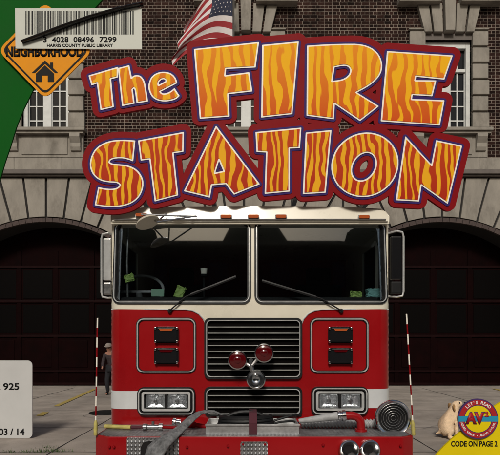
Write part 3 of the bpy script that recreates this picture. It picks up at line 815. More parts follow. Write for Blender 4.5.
# antenna/lifting eye on left flank near the person, and the small step handle on the right
mb = MB(); x, z = XZ(392, 348, 4.8); mb.tube([(WC-.005, 4.8, z+.03), (WC+.03, 4.8, z+.02), (WC+.035, 4.8, z-.02), (WC-.005, 4.8, z-.05)], .012, 8); mb.build('door_handle', M['chrome'], eng, True)
# bumper
YB = 3.95; ZBt = .705; xl = (91.5-250)*YB/F; xr = (416-250)*YB/F
def plan(inset_=0.0):
    return [(xl+inset_, 4.60), (xl+inset_, YB+.10), (xl+.13, YB+inset_), (xr-.10, YB+inset_), (xr-inset_, YB+.07), (xr-inset_, 4.60)]
def slab(mb, pl, z0, z1, bev=0):
    t = bmesh.new(); A = [t.verts.new((x, y, z0)) for x, y in pl]; B = [t.verts.new((x, y, z1)) for x, y in pl]
    t.faces.new(A[::-1]); t.faces.new(B)
    for i in range(len(pl)): t.faces.new((A[i], A[(i+1) % len(pl)], B[(i+1) % len(pl)], B[i]))
    if bev: bmesh.ops.bevel(t, geom=list(t.edges), offset=bev, segments=3, affect='EDGES', profile=.6)
    mb.merge(t)
mb = MB(); slab(mb, plan(), .40, ZBt, .012); bp = mb.build('bumper', M['red'], eng, True, .5)
mb = MB(); slab(mb, plan(.025), ZBt+.001, ZBt+.006); mb.build('deck_plate', M['tread'], bp)
def bpl(a, b, c, d, r=.01): return prect(a, b, c, d, r, YB)
mb = MB(); mb.sheet([bpl(127, 437.5, 179, 480, .01), bpl(141, 441, 166, 480.1-1, .06)], flatmap(YB), .001, .010); mb.build('tread_cover', M['tread'], bp)
mb = MB(); mb.sheet([bpl(140, 440, 167, 479, .06)], flatmap(YB), .0005, .0035); mb.build('hose_port', M['blackgloss'], bp)
mb = MB(); mb.sheet([bpl(240.5, 441.5, 267.5, 482, .012)], flatmap(YB), .001, .012); mb.build('tread_cover', M['tread'], bp)
mb = MB()
for q_ in ((243, 444), (265, 444), (323, 445), (228, 446), (95, 447), (114, 447), (187, 447), (404, 446)):
    x, z = XZ(*q_, YB); x = min(max(x, xl+.14), xr-.12); mb.lathe([(0, .018), (.009, .016), (.013, .002)], (x, YB, z), (0, -1, 0), 6)
mb.build('bolt', M['redplate'], bp)
for a in (349, 370):
    x, z = XZ(a, 450, YB-.03)
    mb = MB(); mb.lathe([(.058, .002), (.075, .004), (.080, .03), (.078, .05), (.070, .058), (.062, .05), (.045, .02), (.03, .004)], (x, YB, z), (0, -1, 0), 40)
    hn = mb.build('air_horn', M['chrome'], bp, True, .9)
    mb = MB(); mb.lathe([(0, .006), (.058, .006)], (x, YB, z), (0, -1, 0), 30); mb.build('throat', M['blackgloss'], hn)
# guide rods
for nm, a, b, k in (('l', (95.5, 434, 4.02), (97.5, 318, 4.02), 7), ('r', (413.5, 431, 4.02), (406.5, 314, 4.02), 7)):
    A, B = P(*a), P(*b); A.z = ZBt
    mb = MB(); n = 12
    mb.mi = 0
    for i in range(n):
        mb.mi = i % 2; p, q = A.lerp(B, i/n+.0), A.lerp(B, (i+1)/n)
        mb.tube([p, q], .0058, 8)
    rod = mb.build('guide_rod', [M['redplate'], M['outline']], bp)
    mb = MB(); mb.lathe([(.012, 0), (.017, .01), (.014, .03), (.017, .05), (.014, .07), (.016, .09), (.008, .12)], A, (B-A), 12); mb.build('spring_base', M['toolyellow'], rod, True)
# round siren speaker / floodlight at right corner
o = P(391.5, 417.5, 4.22)
ax = Vector((.02, -1, .03))
mb = MB(); mb.lathe([(0, -.10), (.06, -.09), (.11, -.05), (.138, 0), (.149, .03), (.149, .05), (.140, .060), (.124, .052), (.120, .045)], o, ax, 48); mb.tube([o+Vector((0, .03, -.1)), (o.x, o.y+.03, ZBt)], .03, 12)
fl_ = mb.build('floodlight', M['chrome'], bp, True, .9)
mb = MB(); mb.lathe([(0, .030), (.129, .044)], o, ax, 40); mb.build('lamp_face', M['black'], fl_, True)
mb = MB()
for r_ in (.02, .04, .06, .08, .10, .12): mb.tube([o+ax.normalized()*.050+Vector((math.cos(t)*r_, 0, math.sin(t)*r_)) for t in np.linspace(0, 2*PI, 33)[:-1]], .0018, 5, True)
for k in range(0):
    t = PI*k/8; d = Vector((math.cos(t), 0, math.sin(t)))*.125; mb.tube([o+ax.normalized()*.05-d, o+ax.normalized()*.05+d], .0015, 5)
mb.build('wire_guard', M['chromedull'], fl_)
# hose tray on the deck
x0_, x1_ = XZ(206, 0, 4.05)[0], XZ(299, 0, 4.05)[0]
mb = MB(); Yt0, Yt1, zt0, zt1 = 4.03, 4.36, ZBt+.007, ZBt+.085
mb.box(x0_, x1_, Yt0, Yt0+.012, zt0, zt1, .003); mb.box(x0_, x1_, Yt1-.012, Yt1, zt0, zt1, .003); mb.box(x0_, x0_+.012, Yt0+.013, Yt1-.013, zt0, zt1, .003)
mb.box(x1_-.012, x1_, Yt0+.013, Yt1-.013, zt0, zt1, .003); mb.box(x0_+.012, x1_-.012, Yt0+.013, Yt1-.013, zt0, zt0+.01); mb.box(x0_-.004, x1_+.004, Yt0-.006, Yt0-.0005, zt1-.014, zt1+.004, .002)
tr = mb.build('hose_tray', M['alu'], bp)
# truck body, chassis, wheels
mb = MB(); mb.box(-1.22, 1.22, 6.7, 12.0, .55, 2.75, .04); mb.build('body', M['red'], eng, True, .5)
mb = MB(); mb.box(-.5, .5, 4.2, 11.8, .42, .54); mb.box(-1.1, 1.1, 4.62, 6.5, .455, .70); mb.build('chassis', M['black'], eng)
for y in (5.6, 10.2):
    for s_ in (-1, 1):
        mb = MB(); xo = s_*1.21
        mb.lathe([(.28, -.02), (.34, 0), (.46, .0), (.50, .04), (.50, .24), (.46, .28), (.3, .28)], (xo, y, .50), (-s_, 0, 0), 40); wh = mb.build('wheel', M['black'], eng, True, .7)
        mb = MB(); mb.lathe([(0, .03), (.08, .02), (.1, .07), (.25, .1), (.29, .02)], (xo, y, .50), (-s_, 0, 0), 30); mb.build('rim', M['chrome'], wh, True, .7)
# cab interior
mb = MB(); mb.box(-1.16, 1.16, 4.575, 4.95, 1.55, 1.842, .03); mb.box(-1.21, 1.21, 4.66, 6.5, .75, .80); mb.box(-.35, .35, 4.97, 6.0, .8, 1.75, .05); mb.build('dashboard', M['dark'], eng)
for x in (-.8, .8):
    mb = MB(); mb.box(x-.27, x+.27, 5.45, 5.95, 1.1, 1.3, .05); mb.box(x-.27, x+.27, 5.92, 6.08, 1.3, 2.1, .05); mb.box(x-.14, x+.14, 5.93, 6.05, 2.1, 2.3, .04); mb.build('seat', M['dark'], eng)
mb = MB(); oc = P(139, 292, 5.05); n1 = Vector((0, -.75, .66)); a_ = Vector((1, 0, 0)); b_ = n1.cross(a_)
mb.tube([oc+a_*math.cos(t)*.24+b_*math.sin(t)*.24 for t in np.linspace(0, 2*PI, 41)[:-1]], .014, 8, True)
mb.tube([oc-a_*.23, oc, oc+a_*.23], .014, 8); mb.tube([oc, oc-n1*.3+Vector((0, -.05, -.1))], .03, 10); mb.build('steering_wheel', M['hosegrey'], eng, True)
mb = MB(); mb.tube([P(128, 228, 4.72), P(127, 262, 4.70), P(127.5, 300, 4.70)], .011, 8); mb.build('grab_rail', M['chromedull'], eng, True)
mb = MB(); mb.tube([P(372, 246, 4.95), P(375, 242, 4.90), P(377, 248, 4.88), P(377, 290, 4.88), P(375, 296, 4.90)], .014, 8); mb.build('grab_rail', M['outline'], eng, True)
# things left on the dashboard
def slab_obj(name, a, b, c, d, D, th, m_, lab, cat, tilt=0):
    mb = MB(); (X0, Z0), (X1, Z1_) = XZ(a, d, D), XZ(c, b, D); mb.box(X0, X1, D, D+th, Z0, Z1_, .006)
    if m_ in ('hivis', 'teal'):
        bmesh.ops.subdivide_edges(mb.bm, edges=mb.bm.edges[:], cuts=3, use_grid_fill=True)
        for v in mb.bm.verts: v.co += Vector((random.gauss(0, .005), random.gauss(0, .004), random.gauss(0, .005)))
    if tilt: mb.bm.transform(Matrix.Translation((X0, D, Z0)) @ Matrix.Rotation(tilt, 4, 'Y') @ Matrix.Translation((-X0, -D, -Z0)))
    return tag(mb.build(name, M[m_]), lab, cat)
slab_obj('paper_pad', 151, 289, 164, 296.5, 4.60, .02, 'greenpaper', 'pale green paper pad on the dash behind the steering wheel', 'paper pad')
slab_obj('reflective_vest', 174, 285, 182, 296, 4.60, .05, 'hivis', 'bright green reflective vest bundled in the left windscreen', 'vest', .35)
slab_obj('work_glove', 126, 276, 134, 282, 4.67, .03, 'hivis', 'lime green work glove hanging at the far left of the windscreen', 'glove', -.3)
slab_obj('cloth_bundle', 368, 289, 383, 297, 4.60, .08, 'teal', 'pale teal folded cloth in the right windscreen corner', 'cloth')
slab_obj('lime_glove', 351, 291.5, 361, 297, 4.60, .04, 'hivis', 'lime green glove lying on the dash in the right windscreen', 'glove', .1)

wc = P(204, 272, 4.9)  # pale spot behind the glass, built as an invented cup on a stalk
mb = MB(); mb.lathe([(0, -.04), (.026, -.04), (.034, .035), (.030, .036), (.024, -.03), (0, -.032)], wc, (0, 0, 1), 18)
pcup = thing('pale_spot_cup', (wc.x, wc.y, 1.843), 'invented small white cup on an added dark stalk, standing for a pale spot in the left windscreen', 'pale spot stand-in')
mb.build('cup', M['outline'], pcup, True, .8)
mb = MB(); mb.tube([(wc.x, wc.y, wc.z-.041), (wc.x, wc.y, 1.843)], .010, 8); mb.lathe([(.012, -.048), (.03, -.044), (.034, -.02), (.036, -.02)], wc, (0, 0, 1), 14); mb.build('holder', M['black'], pcup, True)
# ---- equipment lying on the bumper
hs = MB(); pts = [P(232, 421, 4.34), P(224, 416, 4.33), P(214, 412, 4.32), P(206, 411.5, 4.30), P(199, 413, 4.24), P(192, 418, 4.18), P(180, 429, 4.06), P(170, 437, 3.95), P(162, 443, 3.87), P(155, 452, 3.86), P(150, 466, 3.88), P(148, 490, 3.9)]
hs.tube(pts, [.022, .024, .028, .032, .04, .048, .06, .075, .09, .10, .105, .10], 18, flat=.36)
# wrinkles
for v in hs.bm.verts:
    v.co.y += .012*math.sin(v.co.z*75+v.co.x*40)*(1 if v.co.z < .85 else .4)+.007*math.sin(v.co.x*130-v.co.z*90); v.co.z += .004*math.sin(v.co.x*160)
tag(hs.build('canvas_hose', M['canvas'], None, True, 1.2), 'grey canvas hose draped over the left side of the red bumper', 'hose')
hs = MB(); q = []
for i in range(60):
    t = i/59; a = t*5*PI; q.append(Vector((.03+.17*math.cos(a)*(1-.1*t)-.02, 4.2+.08*math.sin(a), ZBt+.04+.10*t*max(0, 1-abs(t-.6)*0)))) if False else None
ca = (XZ(246, 0, 4.2)[0])
for i in range(80):
    t = i/79; a = t*6*PI; q_ = Vector((ca+(.22-.02*t)*math.cos(a), 4.20+.10*math.sin(a), ZBt+.05+.075*t)); q[i:i+1] = [q_]
hs.tube(q, .021, 8)
arc = [Vector((ca+.20*math.cos(t)-.0, 4.20, ZBt+.045+.115*math.sin(t))) for t in np.linspace(0, PI, 18)]
hs.tube(arc, .017, 8); hs.tube([p+Vector((0, .04, -.03)) for p in arc], .017, 8)
tag(hs.build('black_hose', M['black'], None, True), 'black rubber hose coiled in the aluminium tray on the bumper', 'hose')
st = MB(); (sx0, _), (sx1, _) = XZ(249, 0, 4.02), XZ(257, 0, 4.02)
for a, b in (((4.013, zt0), (4.013, zt1+.012)), ((4.013, zt1+.012), (4.10, ZBt+.165)), ((4.10, ZBt+.165), (4.3, ZBt+.165)), ((4.3, ZBt+.165), (4.375, zt1)), ((4.375, zt1), (4.375, zt0))):
    t = bmesh.new(); v = [t.verts.new((x, a[0], a[1])) for x in (sx0, sx1)]+[t.verts.new((x, b[0], b[1])) for x in (sx1, sx0)]; t.faces.new(v); st.merge(t)
so_ = st.build('hose_strap', M['strapred']); md = so_.modifiers.new('thickness', 'SOLIDIFY'); md.thickness = .006; md.offset = 0
tag(so_, 'dark red webbing strap buckled over the tray of black hose', 'strap')
nz_ = MB(); ptsn = [P(299, 421, 4.22), P(312, 419.5, 4.2), P(330, 417, 4.18), P(338, 416, 4.17)]
nz_.tube(ptsn, [.018, .026, .032, .036], 14); nzo = thing('nozzle_hose', ptsn[0], 'grey hose with chrome coupling joined to a red elbow pipe on the bumper', 'hose')
nz_.build('grey_hose', M['hosegrey'], nzo, True)
nz_ = MB(); nz_.lathe([(0, 0), (.043, 0), (.045, .012), (.038, .016), (.038, .03), (.046, .034), (.046, .06), (0, .06)], P(338, 416, 4.17), (P(348, 415.5, 4.17)-P(338, 416, 4.17)), 20); nz_.build('coupling', M['chrome'], nzo, True, .6)
nz_ = MB(); nz_.tube([P(345, 415.8, 4.17), P(352, 415.6, 4.17), P(357, 417, 4.17), P(360.5, 421, 4.17), P(361, 427, 4.17), P(361, 437, 4.17)], .034, 14)
nz_.lathe([(0, 0), (.05, 0), (.05, .02), (0, .02)], (P(361, 430, 4.17).x, 4.17, ZBt+.006), (0, 0, 1), 18); nz_.build('elbow_pipe', M['red'], nzo, True, .6)
rb = MB(); a0, a1 = XZ(302, 0, 4.2)[0], XZ(386, 0, 4.2)[0]; n = 24
zc_ = ZBt+.007+.035
pr = [(a0+(a1-a0)*i/200) for i in range(201)]
rb.tube([(x, 4.33, zc_) for x in pr], [.035+.006*math.sin(i*2*PI*n/200) for i in range(201)], 14)
for v in rb.bm.verts: v.co.x += (v.co.z-zc_)*-.5
tag(rb.build('ribbed_hose', M['hosegrey'], None, True, 2), 'pale ribbed suction hose lying across the right of the bumper deck', 'hose')
tl = thing('pry_bar', P(106, 431, 4.15), 'yellow handled pry bar lying on the left end of the bumper deck', 'tool')
mb = MB(); A, B = P(105, 428, 4.3), P(131, 430, 4.25); A.z = B.z = ZBt+.025; mb.tube([A, B], .017, 10); mb.build('handle', M['toolyellow'], tl, True)
mb = MB(); mb.tube([B, B+Vector((.10, 0, .0)), B+Vector((.14, -.02, .02))], [.014, .011, .012], 8); mb.build('bar', M['strapred'], tl, True)
vt = thing('hydrant_valve', P(153, 430, 4.15), 'dark metal valve fitting lying between the yellow tool and the grey hose', 'valve')
mb = MB(); V = Vector((XZ(153, 0, 4.2)[0], 4.2, ZBt+.035)); mb.lathe([(0, -.08), (.028, -.08), (.028, -.05), (.02, -.045), (.02, .045), (.03, .05), (.03, .08), (0, .08)], V, (1, 0, 0), 16); mb.tube([V, V+Vector((0, 0, .05))], .012, 8); mb.build('valve_body', M['chromedull'], vt, True, .6)
mb = MB(); mb.box(V.x-.045, V.x+.055, V.y-.012, V.y+.012, V.z+.05, V.z+.062, .004); mb.tube([V+Vector((.07, 0, 0)), V+Vector((.16, .03, -.01)), V+Vector((.24, .0, -.012))], .012, 8); mb.build('lever', M['redplate'], vt)
for px_, py_, nm_ in ((221, 416, 'left'), (264, 416, 'right')):
    V = P(px_, py_, 4.30); V.z = ZBt+.10
    ct = thing('hose_coupling', V, 'chrome lugged hose coupling at the '+nm_+' end of the coil in the bumper tray', 'coupling', 'couplings in the hose tray')
    mb = MB(); d_ = Vector((1 if nm_ == 'left' else -1, -.2, -.9)); mb.lathe([(0, 0), (.026, 0), (.028, .012), (.022, .016), (.022, .03), (.030, .034), (.030, .055), (.02, .06), (.02, .09), (0, .09)], V, d_, 18)
    mb.build('collar', M['chrome'], ct, True, .6)
    mb = MB(); mb.box(V.x-.036, V.x+.036, V.y-.006, V.y+.006, V.z-.006, V.z+.006, .002); mb.build('lug', M['chromedull'], ct)
hs = MB(); hs.tube([P(268, 424, 4.25), P(276, 420, 4.26), P(286, 417, 4.27), P(296, 414.5, 4.30), P(301, 416, 4.33)], .010, 8); hs.tube([P(268, 425, 4.2), P(280, 422, 4.22), P(292, 421, 4.24), P(299, 423, 4.26)], .009, 8)
tag(hs.build('black_cable', M['black'], None, True), 'thin black cable looping from the tray toward the grey nozzle hose', 'cable')
ax_ = thing('nozzle', P(196, 424, 4.3), 'red playpipe nozzle lying behind the grey canvas hose', 'nozzle')
mb = MB(); V = Vector((XZ(196, 0, 4.33)[0], 4.33, ZBt+.03)); mb.lathe([(0, -.1), (.018, -.1), (.02, 0), (.03, .02), (.03, .09), (.036, .1), (.036, .13), (0, .13)], V, (-1, 0, .15), 16); mb.build('barrel', M['redplate'], ax_, True, .6)
mb = MB(); mb.lathe([(0, .13), (.026, .13), (.024, .17), (.03, .175), (.03, .2), (0, .2)], V, (-1, 0, .15), 16); mb.build('tip', M['chrome'], ax_, True, .6)

# ------------------------------------------------------------------ big lettering on the roof
def S(o, s, pts): return [(o[0]+x/s, o[1]+y/s) for x, y in pts]
def spl(pts, n=5):                                 # closed Catmull-Rom
    o = []; m = len(pts)
    for i in range(m):
        p0, p1, p2, p3 = [np.array(pts[(i+k) % m], float) for k in (-1, 0, 1, 2)]
        for j in range(n):
            t = j/n; o.append(tuple(.5*((2*p1)+(-p0+p2)*t+(2*p0-5*p1+4*p2-p3)*t*t+(-p0+3*p1-3*p2+p3)*t**3)))
    return o
def bez(a, pts, n=4): return pts
oT, sT = (85, 40), 4.348
L = []
L.append(('T', 1, [S(oT, sT, [(15, 152), (141, 115), (141, 158), (110, 166), (122, 288), (67, 301), (51, 184), (27, 193)])]))
L.append(('h', 1, [S(oT, sT, [(143, 120), (190, 108), (201, 162), (210, 154), (224, 151), (240, 155), (253, 170), (260, 190), (271, 263), (224, 271), (216, 214), (211, 206), (205, 212), (213, 273), (161, 283)])]))
L.append(('e', 1, [S(oT, sT, [(276, 208), (279, 180), (290, 158), (308, 144), (332, 137), (360, 139), (380, 149), (393, 165), (399, 184), (326, 221), (335, 230), (352, 230), (372, 221), (388, 208), (409, 240), (395, 252), (372, 260), (342, 263), (312, 257), (290, 241)]), S(oT, sT, [(319, 194), (319, 181), (328, 170), (341, 166), (350, 171), (351, 177)])]))
oF, sF = (185, 30), 4.167
L.append(('F', 1, [S(oF, sF, [(38, 77), (307, 48), (293, 152), (170, 158), (167, 187), (267, 174), (279, 252), (180, 263), (184, 357), (62, 366)])]))
L.append(('I', 1, [S(oF, sF, [(323, 60), (473, 46), (447, 347), (319, 361)])]))
oR, sR = (295, 30), 4.337
L.append(('R', 1, [S(oR, sR, [(54, 66), (150, 60), (230, 58), (275, 59), (310, 66), (342, 82), (365, 107), (377, 138), (377, 168), (366, 195), (344, 220), (315, 242), (267, 268), (363, 328), (283, 391), (172, 316), (168, 383), (52, 368)]), S(oR, sR, [(171, 158), (212, 151), (231, 155), (242, 169), (238, 187), (225, 202), (203, 213), (162, 219)])]))
oE, sE = (370, 30), 4.137
L.append(('E', 1, [S(oE, sE, [(73, 85), (343, 103), (309, 201), (192, 189), (189, 206), (275, 207), (259, 270), (177, 265), (174, 284), (309, 289), (290, 391), (47, 374)])]))
L.append(('S', 2, [S(oT and (85, 120), sT, [(216, 88), (207, 176), (185, 168), (160, 163), (130, 164), (110, 171), (104, 181), (118, 189), (150, 192), (185, 197), (218, 212), (240, 236), (251, 265), (248, 300), (231, 334), (200, 359), (160, 372), (110, 376), (42, 368), (57, 291), (85, 297), (115, 299), (140, 293), (151, 281), (138, 271), (105, 268), (70, 261), (42, 243), (25, 215), (21, 185), (29, 152), (48, 122), (78, 101), (115, 89), (160, 85)])]))
L.append(('T', 2, [S((85, 120), sT, [(231, 88), (428, 51), (426, 135), (383, 141), (403, 325), (303, 351), (280, 168), (242, 173)])]))
oA, sA = (180, 115), 4.167
L.append(('A', 2, [S(oA, sA, [(150, 44), (331, 286), (225, 329), (191, 285), (132, 290), (123, 341), (17, 315)]), S(oA, sA, [(162, 184), (182, 232), (145, 240)])]))
L.append(('T', 2, [[(255.8, 131.8), (301.2, 127.4), (299.8, 147.3), (289.6, 147.6), (289.6, 190.8), (265, 193.2), (266.4, 151.6), (256.8, 151.2)]]))
L.append(('I', 2, [S((280, 115), sA, [(109, 72), (214, 62), (190, 321), (97, 327)])]))
L.append(('O', 2, [circ(365.2, 164.3, 34.0, 48, 31.5, -.5), circ(364.1, 166.2, 15.0, 32, 11.0, -1.05)]))
oN, sN = (380, 125), 4.789
L.append(('N', 2, [S(oN, sN, [(124, 54), (249, 190), (272, 72), (394, 98), (326, 374), (200, 286), (188, 363), (79, 357)])]))

def smooth_loop(p, n=6, corner=48):
    m = len(p); P_ = [np.array(q, float) for q in p]; o = []
    def ang(i):
        a = P_[i]-P_[i-1]; b = P_[(i+1) % m]-P_[i]; c = a.dot(b)/(np.hypot(*a)*np.hypot(*b)+1e-9); return math.degrees(math.acos(max(-1, min(1, c))))
    sharp = [ang(i) > corner for i in range(m)]
    for i in range(m):
        A, B = P_[i], P_[(i+1) % m]; l = np.hypot(*(B-A))
        def tan(k, d):
            if sharp[k]: return None
            t = P_[(k+1) % m]-P_[k-1]; return t/np.hypot(*t)*l
        t0, t1 = tan(i, 0), tan((i+1) % m, 1)
        if (t0 is None and t1 is None): o.append(tuple(A)); continue
        if t0 is None: t0 = 2*(B-A)-t1 if False else (1.5*(B-A)-.5*t1)
        if t1 is None: t1 = (1.5*(B-A)-.5*t0)
        for j in range(n):
            t = j/n; o.append(tuple((2*t**3-3*t*t+1)*A+(t**3-2*t*t+t)*t0+(-2*t**3+3*t*t)*B+(t**3-t*t)*t1))
    return o
L = [(a, b, [smooth_loop(q) if a in 'hReS' else q for q in c]) for a, b, c in L]
GS = .5
def sdf(loops, x0, y0, nx, ny):
    X, Y = np.meshgrid(x0+np.arange(nx)*GS, y0+np.arange(ny)*GS, indexing='ij')
    d2 = np.full(X.shape, 1e9); ins = np.zeros(X.shape, bool)
    for lp in loops:
        n = len(lp)
        for i in range(n):
            ax, ay = lp[i]; bx, by = lp[(i+1) % n]; dx, dy = bx-ax, by-ay; l2 = dx*dx+dy*dy+1e-12
            t = np.clip(((X-ax)*dx+(Y-ay)*dy)/l2, 0, 1); q = (X-ax-t*dx)**2+(Y-ay-t*dy)**2; np.minimum(d2, q, out=d2)
            c = ((ay > Y) != (by > Y)); 
            if dy != 0: ins ^= c & (X < (bx-ax)*(Y-ay)/dy+ax)
    d = np.sqrt(d2); return np.where(ins, -d, d)
def contours(G, x0, y0, lev):
    V = G-lev; V = np.where(V == 0, 1e-6, V); s_ = V < 0
    c = s_[:-1, :-1].astype(int)+s_[1:, :-1]+s_[1:, 1:]+s_[:-1, 1:]
    seg = {}
    def pt(e):
        (i, j, k) = e
        if k == 0: a, b = V[i, j], V[i+1, j]; return (x0+(i+a/(a-b))*GS, y0+j*GS)
        a, b = V[i, j], V[i, j+1]; return (x0+i*GS, y0+(j+a/(a-b))*GS)
    adj = {}
    for i, j in zip(*np.where((c > 0) & (c < 4))):
        i, j = int(i), int(j)
        cs = [s_[i, j], s_[i+1, j], s_[i+1, j+1], s_[i, j+1]]
        es = [(i, j, 0), (i+1, j, 1), (i, j+1, 0), (i, j, 1)]
        cr = [es[k] for k in range(4) if cs[k] != cs[(k+1) % 4]]
        if len(cr) == 2: pr_ = [(cr[0], cr[1])]
        else: pr_ = [(cr[0], cr[1]), (cr[2], cr[3])] if not cs[0] else [(cr[3], cr[0]), (cr[1], cr[2])]
        for a, b in pr_: adj.setdefault(a, []).append(b); adj.setdefault(b, []).append(a)
    seen = set(); out = []
    for st_ in adj:
        if st_ in seen: continue
        lp = [st_]; seen.add(st_); cur = st_
        while True:
            nx_ = [e for e in adj[cur] if e not in seen]
            if not nx_: break
            cur = nx_[0]; seen.add(cur); lp.append(cur)
        if len(lp) > 8: out.append(simp([pt(e) for e in lp], .10))
    return out
def simp(p, tol):
    def rdp(a):
        if len(a) < 3: return a
        A, B = np.array(a[0]), np.array(a[-1]); d = B-A; l = np.hypot(*d)
        Q = np.array(a)-A
        dist = np.abs(Q[:, 0]*d[1]-Q[:, 1]*d[0])/l if l > 1e-9 else np.hypot(Q[:, 0], Q[:, 1])
        k = int(dist.argmax())
        return rdp(a[:k+1])[:-1]+rdp(a[k:]) if dist[k] > tol else [a[0], a[-1]]
    h = len(p)//2
    return rdp(p[:h+1])[:-1]+rdp(p[h:]+[p[0]])[:-1]
YS = 4.492                                    # back plane of the lettering
def w2(lp, D): return [XZ(x, y, D) for x, y in lp]
sign = thing('title_lettering', (0, YS, 2.65), 'giant THE FIRE STATION lettering with flame-striped letters on red backing above the cab', 'lettering sign')
X0g, Y0g = 72, 22; NX, NY = int((482-X0g)/GS), int((228-Y0g)/GS)
allG = np.full((NX, NY), 1e9); per = []
for nm, row, lps in L:
    G = sdf(lps, X0g, Y0g, NX, NY); allG = np.minimum(allG, G); per.append(G)
TH = .03
mb = MB(); mb.sheet([w2(c, YS-TH) for c in contours(allG, X0g, Y0g, 7.9)], flatmap(YS), 0, TH); mb.build('backing_panel', M['redplate'], sign)
for li, ((nm, row, lps), G) in enumerate(zip(L, per)):
    df = YS-TH-.02; sg = (li % 3)*.0007
    mb = MB(); mb.sheet([w2(c, df) for c in contours(G, X0g, Y0g, -1.15)], flatmap(YS-TH), 0.0088, .0115+sg); lt = mb.build('letter', M['flame1' if row == 1 else 'flame2'], sign)
    mb = MB(); mb.sheet([w2(c, df) for c in contours(G, X0g, Y0g, 0.35)], flatmap(YS-TH), 0.0060, .0085+sg*.5); mb.build('white_outline', M['outline'], lt)
    mb = MB(); mb.sheet([w2(c, df) for c in contours(G, X0g, Y0g, 2.6)], flatmap(YS-TH), .0005, .0040+sg); mb.build('blue_outline', M['blue'], lt)
for a in (140, 212, 296, 372):
    x = XZ(a, 0, YS)[0]
    mb = MB(); mb.box(x-.02, x+.02, YS+.003, YS+.04, 2.70, 3.9 if a > 150 else 3.1, .004); mb.box(x-.02, x+.02, YS+.04, YS+.5, 2.70, 2.74, .004); mb.box(x-.02, x+.02, YS+.46, YS+.5, 2.64, 2.699, .004)
    mb.tube([(x, YS+.04, 3.05), (x, YS+.48, 2.74)], .012, 8); mb.build('support_frame', M['steel'], sign)

# ------------------------------------------------------------------ green board, diamond sign, barcode plate at left
DG = 8.0
gb = thing('green_board', (XZ(-14, 0, DG)[0], DG, 0), 'tall green curved board on a post at upper left behind the orange diamond sign', 'board')
pts = [(-30, -26), (128, -26), (102, 0), (82, 22), (60, 47), (45, 69), (33, 90), (23.5, 109), (16, 128), (10.5, 146), (5, 162), (0, 179), (-8, 208), (-30, 208)]
mb = MB(); mb.sheet([w2(pts, DG)], flatmap(DG), -.03, 0); mb.build('panel', M['green'], gb)
mb = MB(); x = XZ(-20, 0, DG)[0]; mb.tube([(x, DG+.10, 0), (x, DG+.10, 8.0-.9)], .06, 14)
for z in (3.8, 4.8, 6.2): mb.box(x-.08, x+.16, DG+.031, DG+.07, z, z+.05)
mb.build('post', M['steel'], gb, True, .5)
ds = thing('diamond_sign', P(45, 50, DG-.06), 'orange diamond sign with NEIGHBORHOOD and a black house, under the barcode plate', 'sign')
D2 = DG-.06
def rpoly(pts, r, n=5):
    o = []; m = len(pts)
    for i in range(m):
        p = Vector(pts[i]); a = (Vector(pts[i-1])-p).normalized(); b = (Vector(pts[(i+1) % m])-p).normalized()
        A, B = p+a*r, p+b*r
        for k in range(n+1):
            t = k/n; o.append(tuple(A*(1-t)**2+p*2*t*(1-t)+B*t*t))
    return o
cxd, cyd = 45.3, 50.5; hd = 48.5
def dia(h, r): return rpoly([(cxd, cyd-h), (cxd+h*.98, cyd), (cxd, cyd+h), (cxd-h*.98, cyd)], r)
mb = MB(); mb.sheet([w2(dia(hd, 9), D2)], flatmap(D2), -.015, 0); mb.build('plate', M['signor'], ds)
mb = MB(); mb.sheet([w2(dia(hd-4.0, 7), D2), w2(dia(hd-6.4, 6.5), D2)], flatmap(D2), .001, .004); mb.build('border', M['signblack'], ds)
mb = MB()
mb.sheet([w2([(45, 60.5), (50.2, 65.3), (50.2, 62.6), (53.2, 62.6), (53.2, 68.2), (58.2, 73), (55, 73), (45, 63.8), (35, 73), (31.8, 73)], D2)], flatmap(D2), .001, .004)
mb.sheet([w2([(45, 65.2), (54.2, 73.8), (54.2, 82), (47.8, 82), (47.8, 75.5), (42, 75.5), (42, 82), (36, 82), (36, 73.8)], D2)], flatmap(D2), .001, .004)
mb.build('house_symbol', M['signblack'], ds)
(xa_, zb2), (xb2, zt2) = XZ(6, 57, D2), XZ(83.5, 46.5, D2)
text_fit('lettering', 'NEIGHBORHOOD', xa_, xb2, zb2, zt2, D2-.001, M['signblack'], ds, .05, .003)
mb = MB(); p_ = P(45, 50, D2); mb.box(p_.x-.4, p_.x+.1, D2+.016, DG-.001, p_.z-.1, p_.z-.04); mb.box(p_.x-.2, p_.x+.05, D2+.016, DG-.001, p_.z+.3, p_.z+.36); mb.build('bracket', M['steel'], ds)
D3 = DG-.09
bc = thing('barcode_plate', P(78, 48, D3), 'white barcode plate numbered 3 4028 08496 7299 over the diamond sign', 'label plate')
mb = MB(); mb.sheet([w2([(15, 8.2), (141.5, 8), (142, 49), (15.5, 48.5)], D3)], flatmap(D3), -.012, 0); mb.build('plate', M['paper'], bc)
mb = MB(); random.seed(11); x = 25.5
while x < 134:
    w_ = random.choice((.45, .45, .7, 1.1)); mb.sheet([w2([(x, 11), (x+w_, 11), (x+w_, 34.5), (x, 34.5)], D3)], flatmap(D3), .0008, .002); x += w_+random.choice((.5, .5, .8, 1.2))
mb.build('barcode', M['signblack'], bc)
for txt, a, b, c, d, bo in (('3', 43.2, 46.8, 36.8, 42.6, .02), ('4028', 52, 68.5, 36.8, 42.6, .02), ('08496', 73.5, 94, 36.8, 42.6, .02), ('7299', 99.5, 116.5, 36.8, 42.6, .02), ('HARRIS COUNTY PUBLIC LIBRARY', 47, 113, 43.8, 47, .03)):
    (q0, r0), (q1, r1) = XZ(a, d, D3), XZ(b, c, D3); text_fit('lettering', txt, q0, q1, r0, r1, D3-.001, M['signblack'], bc, bo, .002)
